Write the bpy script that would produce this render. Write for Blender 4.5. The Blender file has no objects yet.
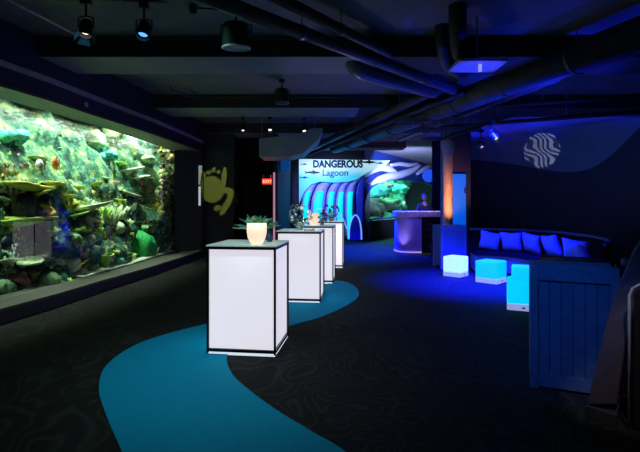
import bpy, bmesh, math, random
from mathutils import Vector, Matrix, noise, Euler
R = random.Random(7)
sc = bpy.context.scene
COL = sc.collection
PI = math.pi

# ------------------------------------------------------------------ camera
CAMZ, F, HOR = 1.445, 450.0, 204.0
cam = bpy.data.objects.new('camera', bpy.data.cameras.new('camera'))
COL.objects.link(cam); sc.camera = cam
cam.location = (0, 0, CAMZ); cam.rotation_euler = (PI/2, 0, 0)
cam.data.sensor_width = 36; cam.data.lens = 36*F/640
cam.data.shift_y = -(226-HOR)/640
cam.data.clip_start = 0.05; cam.data.clip_end = 100
# ------------------------------------------------------------------ world, view
w = bpy.data.worlds.new('dark_room'); sc.world = w; w.use_nodes = True
w.node_tree.nodes['Background'].inputs[0].default_value = (0.12, 0.13, 0.13, 1)
w.node_tree.nodes['Background'].inputs[1].default_value = 0.05
vs = sc.view_settings
vs.view_transform = 'Standard'; vs.look = 'None'; vs.exposure = 0.0; vs.gamma = 1.0; vs.use_curve_mapping = False
try:
    sc.cycles.use_denoising = True
    sc.cycles.sample_clamp_indirect = 4.0
    sc.cycles.max_bounces = 8; sc.cycles.transparent_max_bounces = 12
    sc.cycles.caustics_reflective = False; sc.cycles.caustics_refractive = False
except Exception: pass

def light(kind, name, loc, target, power, color, size=0.3, size_y=None, angle=60, blend=0.6):
    d = bpy.data.lights.new(name, kind); d.energy = power; d.color = color
    if kind == 'AREA':
        d.size = size
        if size_y: d.shape = 'RECTANGLE'; d.size_y = size_y
    else: d.shadow_soft_size = size
    if kind == 'SPOT': d.spot_size = math.radians(angle); d.spot_blend = blend
    o = bpy.data.objects.new(name, d); COL.objects.link(o); o.location = loc
    if target is not None:
        o.rotation_euler = (Vector(target)-Vector(loc)).to_track_quat('-Z', 'Y').to_euler()
    return o
# tank lamps above the water
for ly, lx, lp in ((5.1, -4.80, 260), (6.3, -4.62, 360), (7.5, -4.50, 360), (8.7, -4.40, 380), (9.9, -4.34, 420), (11.2, -4.30, 420), (12.2, -4.05, 130)):
    light('SPOT', 'tank_lamp_light', (lx, ly, 3.6), (lx-.75, ly, .9), lp*1.35, (1, 1, .82), .10, angle=108, blend=1)
# cool spots on the path
light('SPOT', 'path_spot_light', (-1.2, 3.6, 3.35), (-.95, 3.9, 0), 105, (.72, .95, 1), .08, angle=70, blend=1)
light('SPOT', 'path_spot_light', (-.1, 6.4, 3.3), (-.1, 6.8, 0), 75, (.55, .78, 1), .08, angle=60, blend=1)
light('SPOT', 'carpet_spot_light', (-1.3, 4.5, 3.35), (.3, 3.9, 0), 20, (.6, 1, .8), .1, angle=90, blend=1)
# blue stage washes on the lounge side, plus added fill spots
light('SPOT', 'blue_uplight', (3.5, 7.2, .15), (3.9, 7.6, 3.6), 80, (.015, .03, 1), .15, angle=120, blend=1)
light('SPOT', 'blue_uplight', (5.0, 6.6, .9), (3.5, 4.8, 3.6), 200, (.01, .02, 1), .1, angle=60, blend=1)
light('SPOT', 'blue_uplight', (2.2, 11.4, .15), (2.6, 11.6, 3.6), 150, (.02, .04, 1), .15, angle=120, blend=1)
light('SPOT', 'blue_uplight', (4.7, 6.6, .9), (3.4, 6.9, 3.3), 520, (.01, .02, 1), .06, angle=52, blend=.7)
light('SPOT', 'blue_uplight', (2.9, 5.0, 1.4), (1.87, 5.35, 3.09), 420, (.015, .02, 1), .04, angle=17, blend=.6)
light('SPOT', 'blue_floor_light', (3.0, 7.9, 3.1), (2.95, 8.3, 0), 15000, (.004, .008, 1), .2, angle=72, blend=1)
light('SPOT', 'blue_floor_light', (1.6, 14.5, 3.4), (1.6, 14.3, 0), 7000, (.004, .02, 1), .2, angle=100, blend=1)
light('SPOT', 'blue_sofa_light', (2.3, 6.6, 3.3), (4.0, 9.0, .7), 300, (.02, .03, 1), .1, angle=40, blend=.8)
light('SPOT', 'blue_booth_light', (.6, 2.0, 2.6), (1.85, 3.6, .6), 200, (.003, .16, .9), .1, angle=34, blend=1)
for q in ((4.9, 14.2), (5.9, 12.6), (7.0, 11.0), (8.1, 9.3)):
    light('SPOT', 'ceiling_edge_light', (q[0], q[1], 2.75), (q[0]-.02, q[1]-.02, 3.67), 95, (.008, .012, 1), .08, angle=136, blend=.5)
light('SPOT', 'wall_wash_light', (4.6, 9.4, 2.0), (7.4, 12.8, 2.7), 130, (.12, .28, .95), .1, angle=75, blend=.8)
light('SPOT', 'violet_fill_light', (.6, 9.4, .15), (.2, 6.8, 3.6), 90, (.45, .40, 1), .1, angle=80, blend=1)  # unseen fill added to tint the beam undersides violet
light('SPOT', 'table_fill_light', (-.1, 5.6, 3.3), (-.25, 6.8, 1.15), 420, (.85, .92, 1), .05, angle=15, blend=1)  # added fill without a fixture, brightens the second pedestal's bouquet
light('SPOT', 'table_fill_light', (.2, 8.8, 3.3), (.25, 9.9, 1.3), 330, (1, .9, .8), .05, angle=22, blend=1)  # added fill without a fixture, brightens the far pedestal's flowers
light('SPOT', 'pillar_fill_light', (.9, 1.2, 3.0), (1.95, 3.05, .45), 10, (1, .62, .72), .1, angle=22, blend=1)  # unseen warm fill added so the slanted pillar shows
light('SPOT', 'cushion_spot_light', (2.6, 5.2, 2.6), (3.95, 6.7, .6), 90, (.01, .02, 1), .1, angle=30, blend=.8)
light('SPOT', 'board_fill_light', (1.5, 1.5, 3.3), (1.97, 2.9, .5), 110, (1, .92, .9), .05, angle=12, blend=.8)  # unseen fill added to pick out the chrome frame
light('SPOT', 'table_fill_light', (-.2, 3.4, 3.3), (-.62, 4.5, 1.1), 190, (.9, 1, .95), .05, angle=17, blend=1)  # added fill for the greens and top of the nearest pedestal
# lagoon hall lights
light('SPOT', 'lagoon_wave_light', (3.15, 16.3, 2.2), (4.3, 22, 2.7), 3200, (.42, .46, 1), .2, angle=100, blend=1)
light('SPOT', 'lagoon_front_light', (-.6, 15.0, 3.0), (.3, 18, 1.9), 900, (.33, .36, 1), .2, angle=60, blend=1)
ll = light('AREA', 'lagoon_tank_light', (3.75, 23.6, 3.4), (3.75, 23.6, 0), 1000, (.22, 1, .75), 1.6, 8); ll.rotation_euler = (0, 0, -.53)

# ------------------------------------------------------------------ helpers
def P(px, py, Y):
    return Vector(((px-320)/F*Y, Y, CAMZ-(py-HOR)/F*Y))
def FL(px, py, z=0.0):
    Y = (CAMZ-z)*F/(py-HOR)
    return Vector(((px-320)/F*Y, Y, z))

MATS = {}
def mat(name, col, rough=.6, metal=0, emit=None, es=1.0, noise_=None, bump=0, ns=20, spec=.5):
    """procedural principled material; noise_ = second colour mixed in by noise"""
    if name in MATS: return MATS[name]
    m = bpy.data.materials.new(name); m.use_nodes = True
    nt = m.node_tree; b = nt.nodes['Principled BSDF']
    b.inputs['Base Color'].default_value = (*col, 1)
    b.inputs['Roughness'].default_value = rough
    b.inputs['Metallic'].default_value = metal
    b.inputs['Specular IOR Level'].default_value = spec
    if emit:
        b.inputs['Emission Color'].default_value = (*emit, 1)
        b.inputs['Emission Strength'].default_value = es
    tc = nt.nodes.new('ShaderNodeTexCoord')
    n = nt.nodes.new('ShaderNodeTexNoise'); n.inputs['Scale'].default_value = ns; n.inputs['Detail'].default_value = 5
    nt.links.new(tc.outputs['Object'], n.inputs['Vector'])
    c2 = noise_ if noise_ else tuple(c*.8 for c in col)
    r = nt.nodes.new('ShaderNodeValToRGB')
    r.color_ramp.elements[0].position = .38; r.color_ramp.elements[1].position = .64
    r.color_ramp.elements[0].color = (*c2, 1); r.color_ramp.elements[1].color = (*col, 1)
    nt.links.new(n.outputs['Fac'], r.inputs['Fac']); nt.links.new(r.outputs['Color'], b.inputs['Base Color'])
    if bump:
        bp = nt.nodes.new('ShaderNodeBump'); bp.inputs['Strength'].default_value = bump; bp.inputs['Distance'].default_value = .02
        nt.links.new(n.outputs['Fac'], bp.inputs['Height']); nt.links.new(bp.outputs['Normal'], b.inputs['Normal'])
    MATS[name] = m
    return m

class MB:
    def __init__(s): s.bm = bmesh.new(); s.mi = 0
    def _f(s, vs):
        try:
            f = s.bm.faces.new(vs); f.material_index = s.mi; return f
        except ValueError: return None
    def box(s, c, size, rot=None):
        c = Vector(c); h = Vector(size)/2
        M = rot if rot is not None else Matrix.Identity(3)
        v = [s.bm.verts.new(c + M @ Vector((x*h.x, y*h.y, z*h.z))) for x in (-1, 1) for y in (-1, 1) for z in (-1, 1)]
        for q in ((0, 1, 3, 2), (4, 6, 7, 5), (0, 4, 5, 1), (2, 3, 7, 6), (0, 2, 6, 4), (1, 5, 7, 3)): s._f([v[i] for i in q])
        return s
    def tube(s, pts, r, n=8, cap=True):
        pts = [Vector(p) for p in pts]; rings = []
        rr = r if isinstance(r, (list, tuple)) else [r]*len(pts)
        prev = None
        for i, p in enumerate(pts):
            t = (pts[min(i+1, len(pts)-1)]-pts[max(i-1, 0)]).normalized()
            if prev is None:
                a = Vector((0, 0, 1)) if abs(t.z) < .9 else Vector((1, 0, 0))
                u = t.cross(a).normalized()
            else:
                u = (prev - t*prev.dot(t)); u = u.normalized() if u.length > 1e-6 else t.orthogonal().normalized()
            prev = u; v = t.cross(u)
            rings.append([s.bm.verts.new(p + (u*math.cos(k*2*PI/n)+v*math.sin(k*2*PI/n))*rr[i]) for k in range(n)])
        for a, b in zip(rings, rings[1:]):
            for k in range(n): s._f([a[k], a[(k+1) % n], b[(k+1) % n], b[k]])
        if cap: s._f(rings[0][::-1]); s._f(rings[-1])
        return s
    def lathe(s, prof, c=(0, 0, 0), n=20, rot=None, wob=None):
        c = Vector(c); M = rot if rot is not None else Matrix.Identity(3); rings = []
        for r, z in prof:
            rings.append([s.bm.verts.new(c + M @ Vector((r*(wob(k*2*PI/n) if wob else 1)*math.cos(k*2*PI/n), r*(wob(k*2*PI/n) if wob else 1)*math.sin(k*2*PI/n), z))) for k in range(n)])
        for a, b in zip(rings, rings[1:]):
            for k in range(n): s._f([a[k], a[(k+1) % n], b[(k+1) % n], b[k]])
        s._f(rings[0][::-1]); s._f(rings[-1])
        return s
    def blob(s, c, r, amp=.2, freq=2, sub=2, seed=0, sc3=(1, 1, 1)):
        t = bmesh.new(); bmesh.ops.create_icosphere(t, subdivisions=sub, radius=1)
        c = Vector(c); mp = {}
        for v in t.verts:
            d = v.co.normalized(); k = 1+amp*noise.noise(d*freq+Vector((seed, seed*1.7, 0)))*2
            mp[v] = s.bm.verts.new(c+Vector((d.x*sc3[0], d.y*sc3[1], d.z*sc3[2]))*r*k)
        for f in t.faces: s._f([mp[v] for v in f.verts])
        t.free(); return s
    def prism(s, pts, thick):
        """closed polygon (3D points) pushed along vector thick"""
        a = [s.bm.verts.new(Vector(p)) for p in pts]; b = [s.bm.verts.new(Vector(p)+Vector(thick)) for p in pts]
        s._f(a[::-1]); s._f(b); n = len(a)
        for i in range(n): s._f([a[i], a[(i+1) % n], b[(i+1) % n], b[i]])
        return s
    def grid(s, rows):
        g = [[s.bm.verts.new(Vector(p)) for p in r] for r in rows]
        for a, b in zip(g, g[1:]):
            for i in range(len(a)-1): s._f([a[i], a[i+1], b[i+1], b[i]])
        return s
    def build(s, name, m, parent=None, smooth=False, bevel=0, recalc=True):
        if recalc: bmesh.ops.recalc_face_normals(s.bm, faces=s.bm.faces)
        if smooth:
            for f in s.bm.faces: f.smooth = True
        me = bpy.data.meshes.new(name); s.bm.to_mesh(me); s.bm.free()
        for x in (m if isinstance(m, (list, tuple)) else [m]): me.materials.append(x)
        o = bpy.data.objects.new(name, me); COL.objects.link(o)
        if parent:
            o.parent = parent
            o.matrix_parent_inverse = parent.matrix_world_simple.inverted() if hasattr(parent, 'matrix_world_simple') else mw(parent).inverted()
        else:
            # put the origin of a single-mesh thing at its own centre
            if me.vertices:
                lo = Vector([min(v.co[i] for v in me.vertices) for i in range(3)]); hi = Vector([max(v.co[i] for v in me.vertices) for i in range(3)])
                c = Vector(((lo.x+hi.x)/2, (lo.y+hi.y)/2, lo.z))
                me.transform(Matrix.Translation(-c)); o.location = c
        if bevel:
            b = o.modifiers.new('bevel', 'BEVEL'); b.width = bevel; b.segments = 2; b.limit_method = 'ANGLE'
        return o
def mw(o):
    m = Matrix.LocRotScale(o.location, o.rotation_euler.to_quaternion(), o.scale)
    return mw(o.parent) @ o.matrix_parent_inverse @ m if o.parent else m
def tag(o, label=None, cat=None, group=None, kind=None):
    if label: o['label'] = label
    if cat: o['category'] = cat
    if group: o['group'] = group
    if kind: o['kind'] = kind
    return o
def thing(name, loc, label, cat, group=None, rz=0):
    o = bpy.data.objects.new(name, None); COL.objects.link(o); o.location = loc; o.rotation_euler = (0, 0, rz)
    o.empty_display_size = .1
    return tag(o, label, cat, group)
def struct(o): o['kind'] = 'structure'; return o
def rot_to(d):
    """rotation taking +Z to d"""
    return Vector((0, 0, 1)).rotation_difference(Vector(d).normalized()).to_matrix()
def rz(a): return Matrix.Rotation(a, 3, 'Z')

def fill2d(splines, thick):
    """filled outline with holes -> list of verts/faces in XY with +-thick/2"""
    cu = bpy.data.curves.new('t', 'CURVE'); cu.dimensions = '2D'; cu.fill_mode = 'BOTH'; cu.extrude = thick/2
    for pts in splines:
        sp = cu.splines.new('POLY'); sp.points.add(len(pts)-1); sp.use_cyclic_u = True
        for i, p in enumerate(pts): sp.points[i].co = (p[0], p[1], 0, 1)
    return curve_mesh(cu)
def curve_mesh(cu):
    o = bpy.data.objects.new('t', cu); COL.objects.link(o)
    dg = bpy.context.evaluated_depsgraph_get(); dg.update()
    me = bpy.data.meshes.new_from_object(o.evaluated_get(dg)); bpy.data.objects.remove(o)
    return me
def place_mesh(me, name, M, m, parent=None):
    me.transform(M); me.materials.clear(); me.materials.append(m)
    o = bpy.data.objects.new(name, me); COL.objects.link(o)
    if parent: o.parent = parent; o.matrix_parent_inverse = mw(parent).inverted()
    return o
def text_mesh(body, size, bold=0, ext=.01):
    cu = bpy.data.curves.new('t', 'FONT'); cu.body = body; cu.size = size; cu.offset = bold; cu.extrude = ext
    return curve_mesh(cu)
def interp(tab, t):
    if t <= tab[0][0]: a, b = tab[0], tab[1]
    elif t >= tab[-1][0]: a, b = tab[-2], tab[-1]
    else:
        for a, b in zip(tab, tab[1:]):
            if a[0] <= t <= b[0]: break
    k = (t-a[0])/(b[0]-a[0])
    return a[1]+(b[1]-a[1])*k
def smooth_path(pts, n=8):
    """Catmull-Rom through points"""
    pts = [Vector(p) for p in pts]; out = []
    for i in range(len(pts)-1):
        p0 = pts[max(i-1, 0)]; p1 = pts[i]; p2 = pts[i+1]; p3 = pts[min(i+2, len(pts)-1)]
        for k in range(n):
            t = k/n
            out.append(.5*((2*p1)+(p2-p0)*t+(2*p0-5*p1+4*p2-p3)*t*t+(3*p1-p0-3*p2+p3)*t**3))
    out.append(pts[-1]); return out

# ------------------------------------------------------------------ materials
# carpet: dark weave with faint swirls
def carpet_mat():
    m = bpy.data.materials.new('carpet'); m.use_nodes = True; nt = m.node_tree; b = nt.nodes['Principled BSDF']
    tc = nt.nodes.new('ShaderNodeTexCoord')
    n0 = nt.nodes.new('ShaderNodeTexNoise'); n0.inputs['Scale'].default_value = 1.1; n0.inputs['Detail'].default_value = 1.5; n0.inputs['Distortion'].default_value = 1.2
    nt.links.new(tc.outputs['Object'], n0.inputs['Vector'])
    k1 = nt.nodes.new('ShaderNodeMath'); k1.operation = 'MULTIPLY'; k1.inputs[1].default_value = 110; nt.links.new(n0.outputs['Fac'], k1.inputs[0])
    wv = nt.nodes.new('ShaderNodeMath'); wv.operation = 'SINE'; nt.links.new(k1.outputs[0], wv.inputs[0])
    r = nt.nodes.new('ShaderNodeValToRGB'); r.color_ramp.elements[0].position = .35; r.color_ramp.elements[1].position = 1
    r.color_ramp.elements[0].color = (.010, .013, .013, 1); r.color_ramp.elements[1].color = (.034, .040, .036, 1)
    nt.links.new(wv.outputs[0], r.inputs['Fac'])
    n = nt.nodes.new('ShaderNodeTexNoise'); n.inputs['Scale'].default_value = 160
    nt.links.new(tc.outputs['Object'], n.inputs['Vector'])
    mx = nt.nodes.new('ShaderNodeMix'); mx.data_type = 'RGBA'; mx.blend_type = 'MULTIPLY'; mx.inputs[0].default_value = .8
    nt.links.new(r.outputs['Color'], mx.inputs[6]); nt.links.new(n.outputs['Color'], mx.inputs[7])
    nt.links.new(mx.outputs[2], b.inputs['Base Color']); b.inputs['Roughness'].default_value = .9; b.inputs['Specular IOR Level'].default_value = .2
    bp = nt.nodes.new('ShaderNodeBump'); bp.inputs['Strength'].default_value = .3; bp.inputs['Distance'].default_value = .01
    nt.links.new(n.outputs['Fac'], bp.inputs['Height']); nt.links.new(bp.outputs['Normal'], b.inputs['Normal'])
    return m
M_carpet = carpet_mat()
M_path = mat('teal_carpet', (.0, .34, .58), .9, noise_=(.0, .29, .51), ns=90, spec=.1, bump=.2)
M_ceil = mat('dark_ceiling_paint', (.16, .17, .17), .85, noise_=(.13, .14, .14), ns=3)
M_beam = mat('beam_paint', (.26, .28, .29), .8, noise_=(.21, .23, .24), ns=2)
M_beamface = mat('beam_shade_tone', (.035, .034, .033), .8)  # darker copy: shade of beam sides and right half put into colour
M_navy = mat('navy_wall', (.022, .020, .050), .6, noise_=(.017, .016, .04), ns=2)
M_blackw = mat('black_wall', (.012, .012, .014), .7)
M_sill = mat('tank_sill', (.10, .09, .075), .55, noise_=(.075, .07, .06), ns=8)
M_duct = mat('duct_grey', (.09, .085, .085), .5, metal=.2, noise_=(.065, .06, .06), ns=6)
M_ductdark = mat('duct_dark', (.13, .13, .17), .38, noise_=(.10, .10, .14), ns=6)
M_ductblack = mat('duct_black', (.012, .012, .014), .6)
M_steel = mat('galvanized_steel', (.42, .42, .43), .4, metal=.7)
M_black = mat('black_metal', (.012, .012, .013), .45)
M_chrome = mat('chrome', (.72, .68, .66), .35, metal=.3)
M_darkframe = mat('dark_frame', (.05, .045, .045), .25, metal=.8)
M_white = mat('glow_acrylic', (.8, .8, .8), .5, emit=(.83, .80, .90), es=.86)
M_glow_rim = mat('glow_base_strip', (.8, .8, .8), .5, emit=(.75, .85, 1), es=.9)

# ------------------------------------------------------------------ floor
m_ = MB(); m_.box((2, 14, -.06), (22, 34, .12)); fl = struct(m_.build('floor', M_carpet))
# S-shaped teal path set in the carpet (left edge going away, right edge coming back)
left = [(150, 520), (122, 452), (106, 415), (99, 387), (108, 364), (140, 343), (186, 329), (232, 318), (262, 309), (284, 300), (306, 291.5), (326, 284.5), (334, 281)]
tip = [(343, 281.5), (352, 284.5), (358.5, 291), (357, 298), (346, 306), (322, 317), (290, 326), (262, 335), (238, 346), (227, 357), (232, 374), (250, 391), (276, 410), (312, 432), (348, 454), (420, 520)]
pts = smooth_path([FL(*p, .004) for p in left+tip], 5)
me = fill2d([[(p.x, p.y) for p in pts]], .008)
struct(tag(place_mesh(me, 'floor_path', Matrix.Translation((0, 0, .004)), M_path)))

# ------------------------------------------------------------------ ceiling and beams
CZ = 3.67
m_ = MB(); m_.box((2, 14, CZ+.06), (22, 34, .12)); struct(m_.build('ceiling', M_ceil))
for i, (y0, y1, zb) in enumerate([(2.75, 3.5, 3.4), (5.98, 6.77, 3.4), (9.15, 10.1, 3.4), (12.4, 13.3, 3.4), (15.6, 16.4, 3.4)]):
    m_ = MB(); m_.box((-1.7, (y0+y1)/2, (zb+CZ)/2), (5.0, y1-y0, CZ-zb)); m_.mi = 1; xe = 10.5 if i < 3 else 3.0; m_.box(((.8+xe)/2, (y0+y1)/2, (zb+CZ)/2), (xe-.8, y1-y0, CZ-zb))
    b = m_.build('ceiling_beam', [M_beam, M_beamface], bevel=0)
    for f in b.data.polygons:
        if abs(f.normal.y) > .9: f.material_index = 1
    struct(b)

# ------------------------------------------------------------------ left wall with the tank opening
GY = [(4.2, -4.5), (5.0, -4.33), (5.88, -4.18), (6.6, -4.09), (7.4, -3.99), (8.3, -3.91), (9.5, -3.84), (11.7, -3.80), (12.3, -3.8)]
FY = [(2.0, -5.0), (4.2, -4.12), (5.37, -3.84), (6.2, -3.70), (7.5, -3.58), (9.15, -3.38), (11.2, -3.25), (12.3, -3.22)]
gx = lambda y: interp(GY, y)
fx = lambda y: interp(FY, y)
ZB, ZT = .19, 2.86
ys = [4.2+i*(12.3-4.2)/40 for i in range(41)]
def band(name, mtl, x0, x1, z0, z1, ylist=ys):
    """solid that follows the curved wall between offsets x0(y), x1(y)"""
    m = MB(); ring = []
    for y in ylist:
        ring.append([(x0(y), y, z0), (x1(y), y, z0), (x1(y), y, z1), (x0(y), y, z1), (x0(y), y, z0)])
    m.grid(ring); a = [m.bm.verts.new(Vector(p)) for p in ring[0][:4]]; m._f(a); a = [m.bm.verts.new(Vector(p)) for p in ring[-1][:4]]; m._f(a)
    bmesh.ops.remove_doubles(m.bm, verts=m.bm.verts, dist=1e-4)
    return m.build(name, mtl)
struct(band('wall_left_base', M_navy, lambda y: gx(y)-.25, fx, 0, ZB-.035))
struct(band('trim_1', M_sill, lambda y: gx(y)-.25, lambda y: fx(y)+.01, ZB-.035, ZB))
struct(band('trim_2', M_sill, lambda y: gx(y)-.12, lambda y: fx(y)-.01, ZT, ZT+.03))
struct(band('wall_left', M_navy, lambda y: fx(y)-.25, fx, ZT+.03, CZ))
struct(band('trim_3', mat('moulding_paint', (.42, .38, .40), .6), lambda y: fx(y), lambda y: fx(y)+.035, 3.10, 3.17))
# wall toward the camera side, left of the picture
m_ = MB(); m_.prism([(-4.55, 4.2, 0), (-4.3, 4.2, 0), (-5.3, 1, 0), (-5.55, 1, 0)], (0, 0, CZ)); struct(m_.build('wall_left', M_navy))
# tank shell behind the reef, end jamb
m_ = MB(); m_.prism([(-3.8, 11.75, 0), (-3.22, 12.3, 0), (-3.22, 12.6, 0), (-3.8, 12.6, 0)], (0, 0, CZ)); struct(m_.build('wall_jamb', mat('jamb_paint', (.02, .026, .018), .7)))
m_ = MB()
m_.box((-7.4, 8.6, CZ/2), (.15, 9.6, CZ)); m_.box((-5.6, 13.4, CZ/2), (3.6, .15, CZ)); m_.box((-5.9, 4.0, CZ/2), (3.0, .15, CZ)); m_.box((-5.6, 8.7, -.0), (3.5, 9.3, .1))
struct(m_.build('wall_tank', mat('tank_shell_blue', (.02, .11, .12), .8)))

# glass pane
def glass_mat(name, tint=(1, 1, 1), fres=1.33):
    m = bpy.data.materials.new(name); m.use_nodes = True; nt = m.node_tree; nt.nodes.clear()
    o = nt.nodes.new('ShaderNodeOutputMaterial'); mx = nt.nodes.new('ShaderNodeMixShader'); t = nt.nodes.new('ShaderNodeBsdfTransparent'); g = nt.nodes.new('ShaderNodeBsdfGlossy'); f = nt.nodes.new('ShaderNodeFresnel')
    t.inputs[0].default_value = (*tint, 1); g.inputs['Roughness'].default_value = .02; f.inputs[0].default_value = fres
    ge = nt.nodes.new('ShaderNodeNewGeometry'); mm = nt.nodes.new('ShaderNodeMath'); mm.operation = 'SUBTRACT'; mm.inputs[0].default_value = 1; nt.links.new(ge.outputs['Backfacing'], mm.inputs[1])
    m2 = nt.nodes.new('ShaderNodeMath'); m2.operation = 'MULTIPLY'; nt.links.new(f.outputs[0], m2.inputs[0]); nt.links.new(mm.outputs[0], m2.inputs[1])
    nt.links.new(m2.outputs[0], mx.inputs[0]); nt.links.new(t.outputs[0], mx.inputs[1]); nt.links.new(g.outputs[0], mx.inputs[2]); nt.links.new(mx.outputs[0], o.inputs[0])
    return m
M_glass = glass_mat('tank_acrylic', fres=1.55)
m_ = MB(); yy = [4.2+i*(11.75-4.2)/40 for i in range(41)]
m_.grid([[(gx(y), y, ZT+.02), (gx(y), y, ZB-.02)] for y in yy])
struct(m_.build('window_1', M_glass, smooth=True, recalc=False))

# ------------------------------------------------------------------ reef inside the tank
def reef_d(y, z):
    """how far the rock face stands behind the glass"""
    h = (z-ZB)/(ZT-ZB)
    base = .30+.62*h+.75*max(0, h-.45)
    if y > 10.2: base = base*(1-min(1, (y-10.2)/1.6)*.6)
    if y < 7.3 and h < .55: base += .25
    n = noise.fractal(Vector((y*1.1, z*1.6, 3.1)), 1.0, 2.0, 4)*(.30 if h < .5 else .30-.2*min(1, (h-.5)/.2))
    return max(.12, base+n)
def reef_pt(y, z): return Vector((gx(y)-reef_d(y, z), y, z))
def reef_at(px, py):
    """point where the sight line of a pixel meets the rock face"""
    dx = (px-320)/F; dz = -(py-HOR)/F; y = 4.5
    while y < 13.2:
        x = dx*y; z = CAMZ+dz*y
        if x < gx(y)-.05 and gx(y)-x >= reef_d(y, z): return Vector((x, y, z))
        y += .02
    return Vector((dx*12.2, 12.2, CAMZ+dz*12.2))
def behind_glass(px, py, d):
    dx = (px-320)/F; dz = -(py-HOR)/F; y = 4.5
    while y < 13 and dx*y > gx(y)-d: y += .01
    return Vector((dx*y, y, CAMZ+dz*y))
def reef_mat():
    m = bpy.data.materials.new('reef_rock'); m.use_nodes = True; nt = m.node_tree; b = nt.nodes['Principled BSDF']
    tc = nt.nodes.new('ShaderNodeTexCoord')
    def ramp(src, els):
        r = nt.nodes.new('ShaderNodeValToRGB')
        while len(r.color_ramp.elements) < len(els): r.color_ramp.elements.new(.5)
        for e, (p, c) in zip(r.color_ramp.elements, els): e.position = p; e.color = (*c, 1)
        nt.links.new(src, r.inputs['Fac']); return r
    n1 = nt.nodes.new('ShaderNodeTexNoise'); n1.inputs['Scale'].default_value = 3.2; n1.inputs['Detail'].default_value = 8; n1.inputs['Roughness'].default_value = .7
    v = nt.nodes.new('ShaderNodeTexVoronoi'); v.inputs['Scale'].default_value = 14
    for x in (n1, v): nt.links.new(tc.outputs['Object'], x.inputs['Vector'])
    r1 = ramp(n1.outputs['Fac'], [(.32, (.004, .014, .012)), (.43, (.015, .085, .07)), (.50, (.07, .26, .16)), (.57, (.28, .40, .13)), (.66, (.70, .70, .35))])
    r2 = ramp(v.outputs['Distance'], [(.0, (1.3, 1.3, 1.2)), (.5, (.45, .5, .5))])
    mx = nt.nodes.new('ShaderNodeMix'); mx.data_type = 'RGBA'; mx.blend_type = 'MULTIPLY'; mx.inputs[0].default_value = .9
    nt.links.new(r1.outputs['Color'], mx.inputs[6]); nt.links.new(r2.outputs['Color'], mx.inputs[7])
    nt.links.new(mx.outputs[2], b.inputs['Base Color']); b.inputs['Roughness'].default_value = .85
    bp = nt.nodes.new('ShaderNodeBump'); bp.inputs['Strength'].default_value = .8; bp.inputs['Distance'].default_value = .08
    nt.links.new(n1.outputs['Fac'], bp.inputs['Height']); nt.links.new(bp.outputs['Normal'], b.inputs['Normal'])
    return m
M_reef = reef_mat()
m_ = MB(); rows = []
NY, NZ = 130, 46
for i in range(NY+1):
    y = 4.3+i*(13.1-4.3)/NY
    col_ = []
    for j in range(NZ+1):
        z = .06+j*(3.2-.06)/NZ
        p = reef_pt(y, z); q = p*2.6
        dv = noise.noise_vector(q)*.10 + noise.noise_vector(q*3)*.05
        p = p+Vector((min(.05, dv.x), dv.y*.6, dv.z*.6)); p.x = min(p.x, gx(y)-.06)
        col_.append(p)
    rows.append(col_)
m_.grid(rows)
reef = m_.build('reef_rock', M_reef, smooth=True, recalc=False)
reef.modifiers.new('thickness', 'SOLIDIFY').thickness = .1
tag(reef, 'craggy green and teal artificial reef rock filling the big aquarium', 'rock')
# white sand along the foot of the glass
m_ = MB(); ysd = [7.6+i*.15 for i in range(33)]
m_.grid([[(gx(y)-.03-j*.16, y, .205+.03*noise.noise(Vector((y*2, j*.7, 0)))+j*.012) for j in range(6)] for y in ysd])
so = m_.build('sand_bed', mat('white_sand', (.75, .78, .60), .9, noise_=(.55, .6, .42), ns=30, bump=.4), smooth=True, recalc=False)
so.modifiers.new('thickness', 'SOLIDIFY').thickness = .03
tag(so, 'pale sand strip lying along the foot of the aquarium glass', 'sand', kind='stuff')
# water surface seen from below
def water_mat():
    m = bpy.data.materials.new('water_surface'); m.use_nodes = True; nt = m.node_tree; nt.nodes.clear()
    o = nt.nodes.new('ShaderNodeOutputMaterial'); mx = nt.nodes.new('ShaderNodeMixShader'); t = nt.nodes.new('ShaderNodeBsdfTransparent'); g = nt.nodes.new('ShaderNodeBsdfTranslucent')
    g.inputs[0].default_value = (.14, .17, .155, 1); t.inputs[0].default_value = (.9, 1, .96, 1)
    tc = nt.nodes.new('ShaderNodeTexCoord'); mp = nt.nodes.new('ShaderNodeMapping'); mp.inputs['Scale'].default_value = (1.2, .7, 1); n = nt.nodes.new('ShaderNodeTexNoise'); n.inputs['Scale'].default_value = 9; n.inputs['Detail'].default_value = 4; n.inputs['Distortion'].default_value = 1.2
    nt.links.new(tc.outputs['Object'], mp.inputs[0]); nt.links.new(mp.outputs[0], n.inputs['Vector'])
    r = nt.nodes.new('ShaderNodeValToRGB'); r.color_ramp.elements[0].position = .50; r.color_ramp.elements[1].position = .66; r.color_ramp.elements[0].color = (.06, .06, .06, 1); r.color_ramp.elements[1].color = (.8, .8, .8, 1)
    nt.links.new(n.outputs['Fac'], r.inputs['Fac']); nt.links.new(r.outputs['Color'], mx.inputs[0]); nt.links.new(t.outputs[0], mx.inputs[1]); nt.links.new(g.outputs[0], mx.inputs[2]); nt.links.new(mx.outputs[0], o.inputs[0])
    return m
m_ = MB()
m_.grid([[(gx(y)-.02-j*.3, y, 2.79+.03*noise.noise(Vector((y*2.3, j*1.1, 5)))) for j in range(6)] for y in [4.3+i*.15 for i in range(56)]])
tag(m_.build('water_surface', water_mat(), smooth=True, recalc=False), 'rippled bright water surface at the top of the aquarium', 'water', kind='stuff')

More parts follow.
